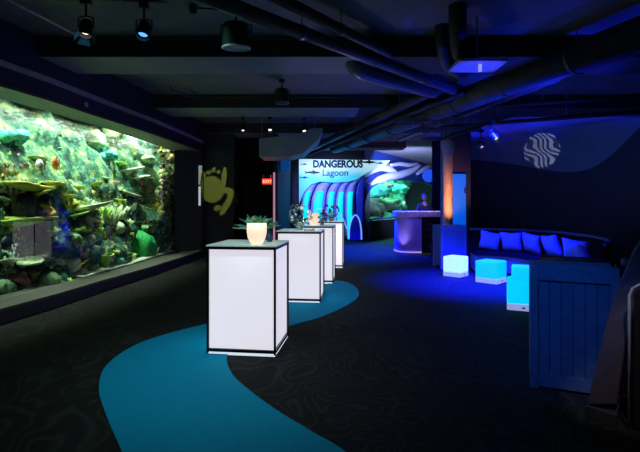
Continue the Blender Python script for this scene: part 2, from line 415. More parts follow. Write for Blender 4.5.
# --- corals
def cm(name, c, c2=None): return mat(name, c, .7, noise_=c2 or tuple(x*.55 for x in c), ns=25, bump=.4)
C_yel = cm('coral_yellow', (.80, .74, .12), (.50, .52, .10)); C_lime = cm('coral_lime', (.55, .85, .12), (.35, .60, .10))
C_cream = cm('coral_cream', (.75, .78, .50), (.45, .52, .30)); C_green = cm('coral_green', (.03, .55, .12), (.02, .30, .08))
C_teal = cm('coral_teal', (.10, .55, .48), (.06, .36, .34)); C_brown = cm('coral_brown', (.22, .15, .07), (.12, .09, .05))
C_orange = cm('coral_orange', (.85, .42, .06), (.7, .5, .1)); C_white = cm('coral_white', (.85, .9, .82), (.6, .7, .62))
C_blue = cm('coral_blue', (.08, .22, .7), (.05, .14, .4)); C_pink = cm('coral_pink', (.6, .25, .3), (.4, .2, .2)); C_gold = cm('coral_gold', (.75, .60, .12), (.55, .45, .1))
C_sage = cm('coral_sage', (.35, .50, .25), (.2, .33, .17))
def plate(p, r, seed, stem=True, tilt=.22):
    m = MB(); rr = random.Random(seed); a, b, c = rr.random()*6, rr.random()*6, rr.random()*6
    wob = lambda t: 1+.22*math.sin(2*t+a)+.15*math.sin(3*t+b)+.09*math.sin(7*t+c)
    M = Euler((rr.uniform(-tilt, tilt), rr.uniform(-tilt, tilt), 0)).to_matrix()
    m.lathe([(r*.12, -.22*r), (r*.55, -.16*r), (r*.95, -.05*r), (r, .04*r), (r*.9, .08*r), (r*.5, .02*r), (.01, .0)], p, 22, M, wob)
    if stem: m.tube([p+Vector((-r*.5, 0, -r*.35)), p+Vector((0, 0, -.05*r))], [r*.3, r*.16], 8)
    return m
def fingers(p, r, h, n, seed, thick=.02, lean=.5):
    m = MB(); rr = random.Random(seed)
    for k in range(n):
        a = rr.random()*2*PI; q = rr.random()**.6
        b = p+Vector((math.cos(a)*r*.35*q, math.sin(a)*r*.35*q, 0)); hh = h*rr.uniform(.6, 1)*(1-.3*q)
        t = p+Vector((math.cos(a)*r*q*(.6+lean), math.sin(a)*r*q*(.6+lean), hh)); md = (b+t)/2+Vector((rr.uniform(-.1, .1)*r, rr.uniform(-.1, .1)*r, .05*h))
        m.tube([b-Vector((0, 0, .03)), md, t], [thick*1.1, thick, thick*.55], 6)
    return m
def dome(p, r, seed, sc3=(1, 1, .9)): return MB().blob(p, r, .12, 3.2, 3, seed, sc3)
def vase_sponge(p, r, h, seed):
    m = MB(); rr = random.Random(seed); a = rr.random()*6
    wob = lambda t: 1+.10*math.sin(3*t+a)
    m.lathe([(r*.45, 0), (r*.5, h*.3), (r*.8, h*.75), (r, h), (r*.82, h*.98), (r*.5, h*.6), (.01, h*.5)], p, 16, Euler((rr.uniform(-.15, .15), rr.uniform(-.15, .15), 0)).to_matrix(), wob)
    return m
def tufts(p, r, n, seed, th=.006, up=.2):
    m = MB(); rr = random.Random(seed)
    for k in range(n):
        d = Vector((rr.gauss(0, 1), rr.gauss(0, 1), rr.gauss(up, 1))).normalized(); q = r*rr.uniform(.65, 1)
        t = d*q; m.tube([p, p+t*.5+Vector((0, 0, .04*r)), p+t+Vector((0, 0, -.05*r))], [th*1.3, th, th*.5], 5, cap=False)
    m.blob(p, r*.45, .15, 3, 2, seed)
    return m
def fan(p, r, seed):
    m = MB(); rr = random.Random(seed)
    def br(a, l, q, d):
        e = q+Vector((.25*math.sin(a)*l, math.sin(a)*l, math.cos(a)*l)); m.tube([q, e], [.006+.006*(3-d), .005+.004*(3-d)], 5)
        if d < 3:
            for k in range(3): br(a+rr.uniform(-.75, .75), l*.72, e, d+1)
    br(rr.uniform(-.2, .2), r*.42, p, 0); br(.5, r*.3, p, 1); br(-.5, r*.3, p, 1)
    return m
def meander(p, r, seed):
    """lobed leafy coral"""
    m = MB(); rr = random.Random(seed)
    for k in range(7):
        a = k*2*PI/7+rr.uniform(-.3, .3); q = p+Vector((math.cos(a)*r*.5, math.sin(a)*r*.5, rr.uniform(0, .4)*r))
        m.blob(q, r*rr.uniform(.35, .5), .25, 2.5, 2, seed+k, (1, 1, rr.uniform(.6, 1.2)))
    return m
corals = [
 # kind, px, py, size(m), material, name, label
 ('plate', 25, 186, .34, C_yel, 'plate_coral', 'broad yellow plate coral just under the round white fish'),
 ('plate', 52, 183, .18, C_yel, 'plate_coral', 'yellow plate coral right under the orange and black fish'),
 ('plate', 10, 200, .2, C_cream, 'plate_coral', 'pale plate coral at the left edge, above the dark square rock'),
 ('plate', 8, 217, .24, C_yel, 'plate_coral', 'thin yellow shelf coral at the left edge, over the long lower shelf'),
 ('plate', 16, 223, .30, C_lime, 'plate_coral', 'long lime shelf coral crossing the front of the dark rock'),
 ('plate', 30, 257, .30, C_cream, 'plate_coral', 'cream tongue-shaped shelf coral low in front of the rock'),
 ('plate', 10, 261, .18, C_cream, 'plate_coral', 'lowest pale shelf coral at the left edge of the tank'),
 ('plate', 72, 187, .2, C_yel, 'plate_coral', 'yellow plate coral stepping down right of the orange fish'),
 ('plate', 86, 207, .34, C_cream, 'plate_coral', 'wide cream plate coral in the middle of the tank'),
 ('plate', 78, 214, .18, C_lime, 'plate_coral', 'green plate coral tucked below the wide cream plate'),
 ('plate', 104, 178, .14, C_cream, 'plate_coral', 'small pale plate coral high in the middle of the tank'),
 ('plate', 112, 182, .17, C_cream, 'plate_coral', 'pale plate coral to the right of the small high one'),
 ('plate', 97, 184, .12, C_yel, 'plate_coral', 'little yellow plate coral below the high pale plates'),
 ('plate', 132, 169, .28, C_cream, 'plate_coral', 'topmost pale plate coral toward the right of the tank'),
 ('plate', 140, 177, .20, C_white, 'plate_coral', 'white edged plate coral below the topmost pale one'),
 ('plate', 128, 193, .24, C_cream, 'plate_coral', 'flat cream plate coral over the tall finger corals'),
 ('plate', 148, 178, .12, C_cream, 'plate_coral', 'small plate coral ending the right hand stack of plates'),
 ('plate', 122, 163, .14, C_lime, 'plate_coral', 'small green plate coral far back at upper right'),
 ('plate', 33, 158, .2, C_sage, 'plate_coral', 'dull green plate coral in the far upper left water'),
 ('orange', 47, 208, .20, C_orange, 'cup_coral', 'orange and yellow ruffled coral on the edge of the dark rock'),
 ('vase', 34, 278, .12, C_lime, 'vase_sponge', 'yellow green fork-topped sponge standing low left of centre'),
 ('vase', 29, 294, .11, C_lime, 'vase_sponge', 'small lime sponge nearest the bottom glass edge'),
 ('fing', 65, 282, .15, C_lime, 'finger_coral', 'bright lime stubby finger coral against the lower glass'),
 ('dome', 73, 264, .13, C_white, 'dome_coral', 'whitish round coral beside the lime finger coral'),
 ('plate', 80, 262, .16, C_gold, 'plate_coral', 'tan shelf coral in the lower middle of the tank'),
 ('dome', 90, 240, .10, C_cream, 'dome_coral', 'cream round coral under the dark fish in the middle'),
 ('mean', 97, 252, .16, C_sage, 'leather_coral', 'sage green leathery coral low in the middle'),
 ('vase', 105, 262, .20, C_lime, 'vase_sponge', 'large pale lime barrel sponge on the sand'),
 ('mean', 115, 253, .11, C_yel, 'leather_coral', 'yellow lobed coral behind the pale lime barrel sponge'),
 ('ring', 107, 228, .17, C_gold, 'vase_sponge', 'upright olive leaf-shaped sponge with a dark middle'),
 ('dome', 119, 228, .13, C_cream, 'dome_coral', 'cream oval coral right of the olive leaf sponge'),
 ('dome', 138, 247, .40, C_green, 'brain_coral', 'big bright green domed coral at lower right of the tank'),
 ('dome', 137, 243, .13, C_gold, 'dome_coral', 'tan pear-shaped coral in front of the green dome'),
 ('mean', 130, 258, .15, C_lime, 'leather_coral', 'yellow green knobbly coral at the foot of the green dome'),
 ('dome', 141, 256, .12, C_lime, 'dome_coral', 'striped lime oval coral beside the knobbly one under the dome'),
 ('tuft', 153, 212, .30, C_yel, 'anemone', 'bushy golden yellow feathery anemone at right of the tank'),
 ('fing', 112, 215, .30, C_cream, 'finger_coral', 'tall cream finger corals clustered in the middle of the tank'),
 ('fing', 103, 212, .24, C_lime, 'finger_coral', 'green tipped finger corals left of the tall cream cluster'),
 ('fing', 121, 212, .26, C_cream, 'finger_coral', 'cream finger corals right of the tall middle cluster'),
 ('fing', 92, 206, .20, C_sage, 'finger_coral', 'soft green bush of finger coral behind the wide cream plate'),
 ('fing', 70, 205, .20, C_yel, 'finger_coral', 'yellow finger corals standing beside the dark rock'),
 ('fan', 14, 183, .55, C_brown, 'sea_fan', 'thin brown branching sea whip at far left of the tank'),
 ('fan', 12, 256, .30, C_white, 'sea_fan', 'white branching coral at lower left before the dark fish'),
 ('mean', 12, 140, .28, C_teal, 'leather_coral', 'turquoise lumpy coral in the upper left water'),
 ('mean', 108, 158, .24, C_teal, 'leather_coral', 'pale turquoise branching coral high in the middle'),
 ('dome', 95, 140, .22, C_sage, 'dome_coral', 'faint green rounded coral high at the back right'),
 ('dome', 112, 132, .24, C_sage, 'dome_coral', 'green rounded rock coral near the surface at right'),
 ('mean', 148, 160, .20, C_sage, 'leather_coral', 'grey green square-looking coral at upper right'),
 ('mean', 83, 230, .16, C_lime, 'leather_coral', 'mottled lime coral just right of the dark square rock'),
 ('mean', 75, 240, .14, C_sage, 'leather_coral', 'dull green coral low beside the dark square rock'),
 ('mean', 119, 262, .12, C_teal, 'leather_coral', 'teal tinted coral between barrel sponge and green dome'),
 ('mean', 88, 222, .14, C_cream, 'leather_coral', 'cream rough coral above the dark fish in the middle'),
 ('dome', 3, 290, .16, C_sage, 'dome_coral', 'green mossy stone in the bottom left corner of the tank'),
 ('dome', 50, 282, .16, C_sage, 'dome_coral', 'green mossy stone low left of the bright lime fingers'),
 ('mean', 18, 283, .18, C_pink, 'leather_coral', 'dusky pink coral mound low at the left of the tank'),
 ('fing', 128, 222, .16, C_cream, 'finger_coral', 'pale finger coral standing between the oval corals and the green dome'),
 ('fing', 84, 252, .14, C_lime, 'finger_coral', 'short lime finger coral above the tan shelf in the lower middle'),
 ('mean', 92, 268, .14, C_sage, 'leather_coral', 'sage coral mound on the sand left of the barrel sponge'),
 ('fing', 160, 235, .16, C_gold, 'finger_coral', 'gold finger coral right of the green dome'),
 ('fing', 155, 250, .14, C_cream, 'finger_coral', 'cream finger coral low at the right end of the sand'),
 ('mean', 163, 222, .14, C_yel, 'leather_coral', 'yellow knobbly coral under the right end of the anemone'),
 ('fing', 145, 228, .12, C_sage, 'finger_coral', 'sage finger coral just above the green dome'),
 ('plate', 118, 200, .16, C_lime, 'plate_coral', 'small lime plate coral among the tall cream fingers'),
 ('plate', 66, 197, .16, C_gold, 'plate_coral', 'gold plate coral between the yellow steps and the dark rock'),
 ('plate', 40, 192, .20, C_yel, 'plate_coral', 'lower yellow plate tucked below the broad one on the dark rock'),
 ('plate', 46, 217, .16, C_gold, 'plate_coral', 'small gold plate on the right shoulder of the dark rock'),
 ('mean', 98, 232, .12, C_lime, 'leather_coral', 'lime rough coral left of the olive leaf sponge'),
 ('dome', 82, 275, .12, C_cream, 'dome_coral', 'cream stone coral at the left start of the white sand'),
 ('fan', 137, 206, .35, C_brown, 'sea_fan', 'brown branching sea whip rising behind the green dome'),
 ('fing', 60, 222, .12, C_yel, 'finger_coral', 'small yellow fingers hanging by the right edge of the dark rock'),
]
rnd = random.Random(3)
for i, (k, px, py, r, m, nm, lab) in enumerate(corals):
    p = reef_at(px, py); tw_ = (Vector((0, 0, CAMZ))-p).normalized(); st_ = r*.6+.16
    while st_ > .02 and (p+tw_*st_).x > gx((p+tw_*st_).y)-r*.95-.04: st_ -= .01
    p = p+tw_*st_
    while p.x > gx(p.y)-r*.95-.03 and r > .1: p = p-tw_*.01
    # slide along the sight line so it keeps its place beside its neighbours
    if k in ('fing', 'vase', 'ring', 'fan'): p.z -= r*.5
    if k == 'plate': mb = plate(p, r, i)
    elif k == 'orange': mb = MB(); [mb.lathe([(.02, 0), (r*.35, .03), (r*.4, .07), (.02, .04)], p+Vector((0, (q-1)*r*.5, -q*.05)), 12, Euler((.4*q, .5, 0)).to_matrix(), lambda t: 1+.2*math.sin(4*t)) for q in range(3)]
    elif k == 'vase': mb = vase_sponge(p, r*.75, r*1.3, i)
    elif k == 'ring':
        mb = MB(); mb.tube([p+Vector((0, math.sin(a)*r*.5, r*.9-math.cos(a)*r*.9)) for a in [j*2*PI/18 for j in range(19)]], .035, 8)
    elif k == 'fing': mb = fingers(p, r*.8, r*1.3, 22, i, .028 if r < .2 else .024)
    elif k == 'dome': mb = dome(p, r, i, (1, 1, 1.0) if m is not C_gold else (.6, .6, 1.2))
    elif k == 'mean': mb = meander(p, r, i)
    elif k == 'tuft': mb = tufts(p, r, 260, i, .009)
    elif k == 'fan': mb = fan(p, r, i)
    tag(mb.build(nm, m, smooth=True), lab, 'sponge' if nm == 'vase_sponge' else 'anemone' if nm == 'anemone' else 'coral', 'corals in the big aquarium')
# dark square rock at left
c0 = reef_at(38, 240); 
m_ = MB()
for q, (px, py, sx) in enumerate([(26, 205, .42), (40, 207, .40), (28, 235, .42), (45, 236, .36), (30, 262, .40), (46, 264, .34)]):
    p = behind_glass(px, py, .62); m_.blob(p, sx*.60, .22, 4.5, 3, q+40, (.7, 1, .9))
tag(m_.build('reef_outcrop', mat('dark_rock', (.012, .015, .018), .8, noise_=(.05, .055, .045), ns=9, bump=.8), smooth=True), 'dark squarish rock outcrop under the yellow plate corals', 'rock')
# encrusting growth, uncountable
m_ = MB(); rr = random.Random(11)
cols = [C_yel, C_lime, C_cream, C_teal, C_sage, C_white, C_orange, C_gold, C_pink, C_brown]
wts = [5, 6, 7, 4, 4, 4, 1, 3, .6, 4]
for k in range(6500):
    y = rr.uniform(4.6, 12.6); z = rr.uniform(.25, 1.75) if rr.random() < .95 else rr.uniform(1.6, 2.6)
    p = reef_pt(y, z)+Vector((.03, 0, 0))
    m_.mi = rr.choices(range(len(cols)), wts)[0]
    s_ = rr.uniform(.02, .05)+.05*rr.random()**4
    kind = rr.random()
    if kind < .55: m_.blob(p, s_, .3, 2, 1, k, (1, 1, rr.uniform(.5, 1.4)))
    elif kind < .8:
        for q in range(3): m_.tube([p, p+Vector((rr.uniform(0, .06), rr.uniform(-.05, .05), rr.uniform(.04, .12)))], [.012, .007], 5)
    else: m_.lathe([(.01, 0), (s_*1.4, .005), (s_*1.5, .018), (.01, .01)], p, 9, Euler((rr.uniform(-.3, .3), rr.uniform(-.3, .3), 0)).to_matrix())
# column of growth at the tank's right end
for k in range(420):
    px = rr.uniform(160, 173); py = rr.uniform(146, 256)
    p = behind_glass(px, py, rr.uniform(.12, .3)); m_.mi = rr.choices(range(len(cols)), [4, 3, 5, 1, 4, 4, 2, 3, 1, 6])[0]
    m_.blob(p, rr.uniform(.025, .06), .3, 2, 1, k, (1, 1, rr.uniform(.5, 1.6)))
tag(m_.build('encrusting_growth', cols, smooth=True), 'small mottled coral growth encrusting the aquarium rock', 'coral', kind='stuff')

# --- fish
def fish(p, L, head, m_body, label, h=.42, fat=.16, m_fin=None, m_band=None, group='fish in the big aquarium', tall=False):
    """head: +1 faces right of the picture, -1 left"""
    t = thing('reef_fish', p, label, 'fish', group, 0)
    d = Vector((0, 1, 0))*head; T = Vector(p)
    m = MB(); prof = [(0, .04), (.08, .45), (.25, .9), (.45, 1), (.65, .75), (.82, .35), (.92, .16)]
    rings = []
    for s_, a in prof:
        c = T+d*(L*(.46-s_))
        rings.append([m.bm.verts.new(c+Vector((math.cos(q*PI/6)*a*fat*L, 0, math.sin(q*PI/6)*a*h*L*.5))) for q in range(12)])
    for a, b in zip(rings, rings[1:]):
        for q in range(12): m._f([a[q], a[(q+1) % 12], b[(q+1) % 12], b[q]])
    m._f(rings[0]); m._f(rings[-1]); m.build('body', m_body, t, smooth=True)
    fin = m_fin or m_body
    def flat(name, pts):
        mm = MB(); mm.prism([T+d*(L*a)+Vector((-.003, 0, L*b)) for a, b in pts], (.006, 0, 0)); mm.build(name, fin, t)
    flat('tail_fin', [(-.42, .05), (-.62, .2*(h/.42)), (-.55, 0), (-.62, -.2*(h/.42)), (-.42, -.05)])
    flat('dorsal_fin', [(.15, h*.42), (-.05, h*.66), (-.3, h*.42), (-.35, h*.12), (0, h*.4)])
    flat('anal_fin', [(-.05, -h*.42), (-.2, -h*.62), (-.33, -h*.3), (-.3, -h*.15)])
    mm = MB(); mm.blob(T+d*(L*.33)+Vector((fat*L*.62, 0, h*L*.08)), L*.035, 0, 1, 1); mm.build('eye', M_black, t)
    if m_band:
        mm = MB(); rg = []
        for s_, a in ((.30, .955), (.38, .99), (.46, 1.0)):
            c = T+d*(L*(.46-s_)); rg.append([mm.bm.verts.new(c+Vector((math.cos(q*PI/6)*a*fat*L*1.04, 0, math.sin(q*PI/6)*a*h*L*.52))) for q in range(12)])
        for a, b in zip(rg, rg[1:]):
            for q in range(12): mm._f([a[q], a[(q+1) % 12], b[(q+1) % 12], b[q]])
        mm.build('body_band', m_band, t)
    return t
K_white = mat('fish_white', (.85, .9, .88), .4, noise_=(.10, .14, .14), ns=16); K_or = mat('fish_orange', (.85, .16, .03), .4, noise_=(.9, .35, .05), ns=9)
K_dark = mat('fish_dark', (.03, .045, .09), .4, noise_=(.02, .02, .03), ns=20); K_yel = mat('fish_yellow', (.9, .75, .05), .4); K_blue = mat('fish_blue', (.05, .2, .8), .4)
K_sil = mat('fish_silver', (.75, .85, .85), .35); K_red = mat('fish_red', (.8, .05, .08), .4); K_spot = mat('fish_spotted', (.02, .03, .06), .4, noise_=(.01, .015, .03), ns=8)
K_brn = mat('fish_brown', (.10, .08, .05), .5)
fish(behind_glass(40, 166, .55), .24, -1, K_white, 'round white fish with black blotches above the plate corals', .95, .22, K_dark)
fish(behind_glass(55.5, 163, .50), .22, -1, K_or, 'round orange fish with white and black bands, left half of tank', 1.05, .2, K_dark, K_white)
fish(behind_glass(26, 165, .65), .17, 1, K_brn, 'dark brown oval fish left of the round white one', .6, .14)
fish(behind_glass(3, 177, .4), .10, 1, K_yel, 'small yellow fish at the left edge of the tank', .8, .14, K_yel, K_dark)
fish(behind_glass(80, 140, .6), .11, 1, K_sil, 'slim silver fish swimming alone in the upper open water', .38, .12)
fish(behind_glass(7, 243, .35), .26, -1, K_spot, 'large dark fish at lower left behind the white branching coral', .8, .2, K_dark)
fish(behind_glass(90, 234, .3), .13, -1, K_dark, 'black fish in the middle, under the cream rough coral', .7, .16, K_dark, K_sil)
fish(behind_glass(76, 181, .4), .08, 1, K_sil, 'little silver fish above the yellow plate steps', .5, .14)
fish(behind_glass(82, 191, .4), .08, 1, K_sil, 'little silver fish just above the wide cream plate', .5, .14)
fish(behind_glass(142, 183, .4), .12, -1, K_red, 'small red fish near the golden anemone', .8, .16)
fish(behind_glass(122, 251, .2), .13, 1, K_blue, 'blue fish beside the green dome coral', .5, .16)
fish(behind_glass(145, 195, .5), .12, -1, K_blue, 'blue fish swimming above the golden anemone', .5, .16)
fish(behind_glass(94, 180, .6), .10, -1, K_blue, 'deep blue fish left of the high pale plates', .5, .16)
fish(behind_glass(66, 229, .3), .13, 1, K_blue, 'blue and dark fish by the right side of the dark rock', .8, .16, K_dark)
fish(behind_glass(130, 143, .7), .12, -1, K_sil, 'silver fish near the surface at upper right', .4, .14)
fish(behind_glass(60, 135, .8), .14, 1, K_brn, 'greyish fish in the upper water right of the round pair', .45, .14)
fish(behind_glass(112, 243, .2), .10, -1, K_yel, 'yellow fish behind the barrel sponge', .7, .14, K_sil)
fish(behind_glass(152, 188, .4), .10, 1, K_sil, 'pale fish beside the vertical coral wall at right', .6, .14)

# water tint in the tank
def volume_mat(name, col, dens, scat):
    m = bpy.data.materials.new(name); m.use_nodes = True; nt = m.node_tree; nt.nodes.clear()
    o = nt.nodes.new('ShaderNodeOutputMaterial'); a = nt.nodes.new('ShaderNodeVolumeAbsorption'); s_ = nt.nodes.new('ShaderNodeVolumeScatter'); ad = nt.nodes.new('ShaderNodeAddShader')
    a.inputs['Color'].default_value = (*col, 1); a.inputs['Density'].default_value = dens
    s_.inputs['Color'].default_value = (.5, 1, .85, 1); s_.inputs['Density'].default_value = scat
    nt.links.new(a.outputs[0], o.inputs['Volume'])
    return m
m_ = MB(); ring = []
for y in [4.3+i*.5 for i in range(16)]: ring.append([(-7.2, y, .1), (gx(y)-.012, y, .1), (gx(y)-.012, y, 2.66), (-7.2, y, 2.66), (-7.2, y, .1)])
m_.grid(ring); m_._f([m_.bm.verts.new(Vector(p)) for p in ring[0][:4]]); m_._f([m_.bm.verts.new(Vector(p)) for p in ring[-1][:4]])
bmesh.ops.remove_doubles(m_.bm, verts=m_.bm.verts, dist=1e-4)
tag(m_.build('tank_water', volume_mat('water', (.35, .95, .82), .20, .022)), 'green tinted water filling the big aquarium', 'water', kind='stuff')

# ------------------------------------------------------------------ back-left walls, exit, door
m_ = MB(); m_.box((-2.82, 12.6, CZ/2), (.84, .2, CZ)); struct(m_.build('wall_back', mat('turtle_wall', (.032, .028, .036), .8)))
m_ = MB(); m_.box((-2.1, 14.6, CZ/2), (1.4, .15, CZ)); m_.box((-2.5, 13.6, CZ/2), (.15, 2.0, CZ)); struct(m_.build('wall_back', M_blackw))
m_ = MB(); m_.box((-1.95, 14.49, 1.08), (1.05, .05, 2.16)); d1 = struct(m_.build('door_1', mat('black_door', (.010, .009, .012), .5)))
m_ = MB(); m_.box((-1.95, 14.45, 1.0), (.9, .03, .06)); m_.build('door_handle', M_darkframe, d1)
m_ = MB(); m_.prism([(-1.30, 12.5, 0), (-1.18, 12.5, 0), (-1.12, 18.2, 0), (-1.30, 18.2, 0)], (0, 0, CZ)); struct(m_.build('wall_corridor', mat('corridor_wall', (.012, .014, .03), .7)))
m_ = MB(); m_.box((-1.16, 17.5, 1.55), (.05, .95, 2.5)); struct(m_.build('door_2', mat('grey_green_door', (.10, .13, .11), .7)))
m_ = MB(); m_.box((-1.27, 12.46, 1.2), (.05, .05, 2.24)); t = m_.build('light_strip', mat('pink_light', (.4, .2, .3), .5, emit=(.75, .33, .50), es=.55))
tag(t, 'thin pink glowing light strip standing on the corner by the exit', 'light strip')
t = thing('blue_spot_box', P(285, 171, 13.5), 'blue glowing box lamp high on the corridor wall', 'lamp')
m_ = MB(); m_.box(P(285, 164.5, 13.5), (.30, .2, .36)); m_.build('housing', mat('blue_box', (.02, .06, .2), .5, emit=(.0, .08, .35), es=.5), t, bevel=.02)
m_ = MB(); m_.box(P(285, 150, 13.5), (.04, .04, .6)); m_.build('bracket', M_black, t)
ex = P(267, 181.5, 12.6)
t = thing('exit_sign', ex, 'small red glowing exit sign in the dark doorway', 'sign')
m_ = MB(); m_.box(ex, (.30, .06, .2)); m_.build('housing', M_black, t, bevel=.01)
m_ = MB(); m_.box(ex-Vector((0, .035, 0)), (.26, .01, .16)); m_.build('lit_face', mat('exit_red', (.5, .02, .02), .5, emit=(1, .05, .03), es=.9), t)
o = place_mesh(text_mesh('EXIT', .12, .002, .004), 'lettering', Matrix.Translation(ex+Vector((-.115, -.045, -.04))) @ Matrix.Rotation(PI/2, 4, 'X'), mat('exit_letters', (1, .5, .2), .5, emit=(1, .45, .2), es=1.5), t)
m_ = MB(); m_.tube([ex+Vector((0, 0, .1)), Vector((ex.x, ex.y, CZ))], .012); m_.build('stem', M_black, t)
for s in (-1, 1):
    m_ = MB(); m_.lathe([(.02, 0), (.04, .03), (.035, .08), (.01, .09)], ex+Vector((s*.1, 0, .1)), 12); m_.build('emergency_lamp', M_steel, t)
light('POINT', 'exit_glow', tuple(ex+Vector((.12, -.15, 0))), None, .8, (1, .05, .03), .05)

# interpretive sign on a thin post at the end of the tank
t = thing('info_sign', FL(199.3, 257), 'narrow lit info sign on a thin post at the end of the aquarium', 'sign')
bx = FL(199.3, 257)
m_ = MB(); m_.tube([bx, bx+Vector((0, 0, 2.35))], .012); m_.build('post', M_steel, t)
m_ = MB(); m_.lathe([(.14, 0), (.14, .015), (.03, .03)], bx, 20); m_.build('base_plate', M_black, t)
Y = bx.y-.03
def sign_mat():
    m = mat('sign_print', (.3, .6, .7), .4, noise_=(.8, .4, .15), ns=9)
    nt = m.node_tree; b = nt.nodes['Principled BSDF']
    nt.links.new([n for n in nt.nodes if n.type == 'VALTORGB'][0].outputs[0], b.inputs['Emission Color']); b.inputs['Emission Strength'].default_value = .35
    return m
m_ = MB(); m_.box(P(199.3, 175, Y), (.09, .03, .52), Euler((0, .12, 0)).to_matrix()); m_.build('upper_panel', sign_mat(), t)
m_ = MB(); m_.box(P(199, 196, Y), (.085, .03, .52)); m_.build('lower_panel', mat('sign_white', (.8, .8, .85), .5, emit=(.75, .78, .85), es=.5), t)

# ------------------------------------------------------------------ glowing pedestals
PH = 1.05
def pedestal(c_front_right, ang, w, d, label, flare=0):
    """front-right bottom corner given; ang = rotation of the box about it"""
    c = Vector(c_front_right); Rm = Matrix.Rotation(ang, 3, 'Z')
    cen = c + Rm @ Vector((-w/2, d/2, 0)); cen.z = 0
    t = thing('light_pedestal', cen, label, 'pedestal', 'glowing cocktail pedestals on the teal path', ang)
    L = lambda x, y, z: cen + Rm @ Vector((x, y, z))
    m = MB(); m.box(L(0, 0, PH/2+.01), (w-.05, d-.05, PH-.07), Rm); m.build('light_panel', M_white, t)
    m = MB(); m.box(L(0, 0, .014), (w-.03, d-.03, .028), Rm); m.build('base_strip', M_glow_rim, t)
    for sx, sy in ((-1, -1), (1, -1), (1, 1), (-1, 1)):
        m = MB(); m.box(L(sx*(w/2-.014), sy*(d/2-.014), PH/2), (.021, .021, PH-.03), Rm); m.build('corner_post', M_darkframe, t, bevel=.003)
    for z, nm in ((.045, 'lower_rail'), (PH-.025, 'upper_rail')):
        for sx, sy, lx, ly in ((0, -1, w, .028), (0, 1, w, .028), (-1, 0, .028, d), (1, 0, .028, d)):
            m = MB(); m.box(L(sx*(w/2-.014), sy*(d/2-.014), z), (lx-.006, ly-.006, .03), Rm); m.build(nm, M_darkframe, t)
    m = MB(); m.box(L(0, 0, PH-.005), (w, d, .012), Rm); m.build('glass_top', mat('frosted_top', (.30, .42, .40), .22, emit=(.45, .62, .60), es=.42), t)
    return t, L
ped = []
for (px, py, ang, w_, d_, lab) in [
    (276, 357.5, -.12, .685, .67, 'nearest and largest glowing white pedestal, with the candle cup on it'),
    (321, 303.5, -.10, .66, .62, 'second glowing white pedestal, holding the round bouquet and flat tray'),
    (333.6, 284, -.10, .66, .62, 'third glowing white pedestal, mostly hidden behind the second'),
    (343.3, 268, -.10, .66, .62, 'farthest glowing white pedestal, closest to the wave archway')]:
    ped.append(pedestal(FL(px, py), ang, w_, d_, lab))
    L = ped[-1][1]

# candle cup and greens on the first pedestal
def candle_cup(p, s, label, on=1.0):
    t = thing('candle_holder', p, label, 'candle holder', 'frosted candle cups on the pedestals')
    m = MB(); m.lathe([(.045*s, 0), (.06*s, .01*s), (.085*s, .06*s), (.096*s, .12*s), (.094*s, .2*s), (.088*s, .2*s), (.088*s, .12*s), (.05*s, .02*s)], p, 28)
    o = m.build('cup', mat('frosted_cup', (.8, .62, .5), .5, emit=(1, .76, .54), es=.86), t, smooth=True)
    m = MB(); m.lathe([(.03*s, .02*s), (.03*s, .09*s), (.005, .092*s)], p, 14); m.build('candle', mat('candle_wax', (.9, .8, .6), .5, emit=(1, .7, .4), es=.8), t)
    m = MB(); m.lathe([(.001, .092*s), (.007*s, .102*s), (.004*s, .12*s), (.0005, .13*s)], p, 8); m.build('flame', mat('flame', (1, .7, .3), .5, emit=(1, .7, .3), es=4), t)
    return t
def greens(p, r, h, n, label, mt, name='leaf_spray', seed=1, leaf=.09, flat=.3):
    t = thing('succulent_arrangement' if name == 'leaf_spray' else name, p, label, 'plant')
    m = MB(); m.lathe([(r*.35, 0), (r*.42, h*.3), (r*.36, h*.33)], p, 14); m.build('pot', mat('small_pot', (.12, .16, .15), .5), t)
    rr = random.Random(seed)
    for q in range(n):
        a = rr.random()*2*PI; e = rr.uniform(-.1, 1.3); b = p+Vector((0, 0, h*.3)); d = Vector((math.cos(a)*math.cos(e), math.sin(a)*math.cos(e), math.sin(e)*flat+.12))
        c = b+d*r*rr.uniform(.5, 1)
        m = MB(); s = d.cross(Vector((0, 0, 1))).normalized()*leaf*.28; up = Vector((0, 0, leaf*.1))
        m.tube([b, c], .003, 4)
        e1 = c+d.normalized()*leaf
        pts = [c, c+(e1-c)*.3+s, c+(e1-c)*.7+s*.8, e1, c+(e1-c)*.7-s*.8, c+(e1-c)*.3-s]
        m.prism(pts, up*.5); m.build('leaf', mt[q % len(mt)], t)
    return t
G1 = mat('leaf_green', (.03, .30, .10), .5); G2 = mat('leaf_teal', (.12, .50, .38), .5); G3 = mat('leaf_pale', (.55, .72, .55), .5); G4 = mat('leaf_dark', (.02, .12, .06), .5)
l0 = ped[0][1]
cp = P(256.8, 0, 4.42); cp.z = PH+.001
candle_cup(cp, 1.02, 'glowing peach candle cup on the nearest white pedestal')
gp = P(256, 0, 4.68); gp.z = PH+.001
greens(gp, .20, .42, 60, 'green leafy succulent arrangement right behind the peach candle cup', [G1, G2, G1, G3, G2], seed=5, leaf=.10, flat=.30)
bt = P(269.5, 0, 4.70); bt.z = PH+.001
t = thing('glass_bottle', bt, 'small blue glass bottle behind the candle cup', 'bottle'); m_ = MB(); m_.lathe([(.03, 0), (.032, .08), (.028, .11), (.01, .14), (.01, .18)], bt, 14)
m_.build('body', mat('blue_glass', (.02, .08, .2), .15), t, smooth=True); m_ = MB(); m_.lathe([(.012, .18), (.012, .195), (.004, .197)], bt, 10); m_.build('stopper', M_steel, t)

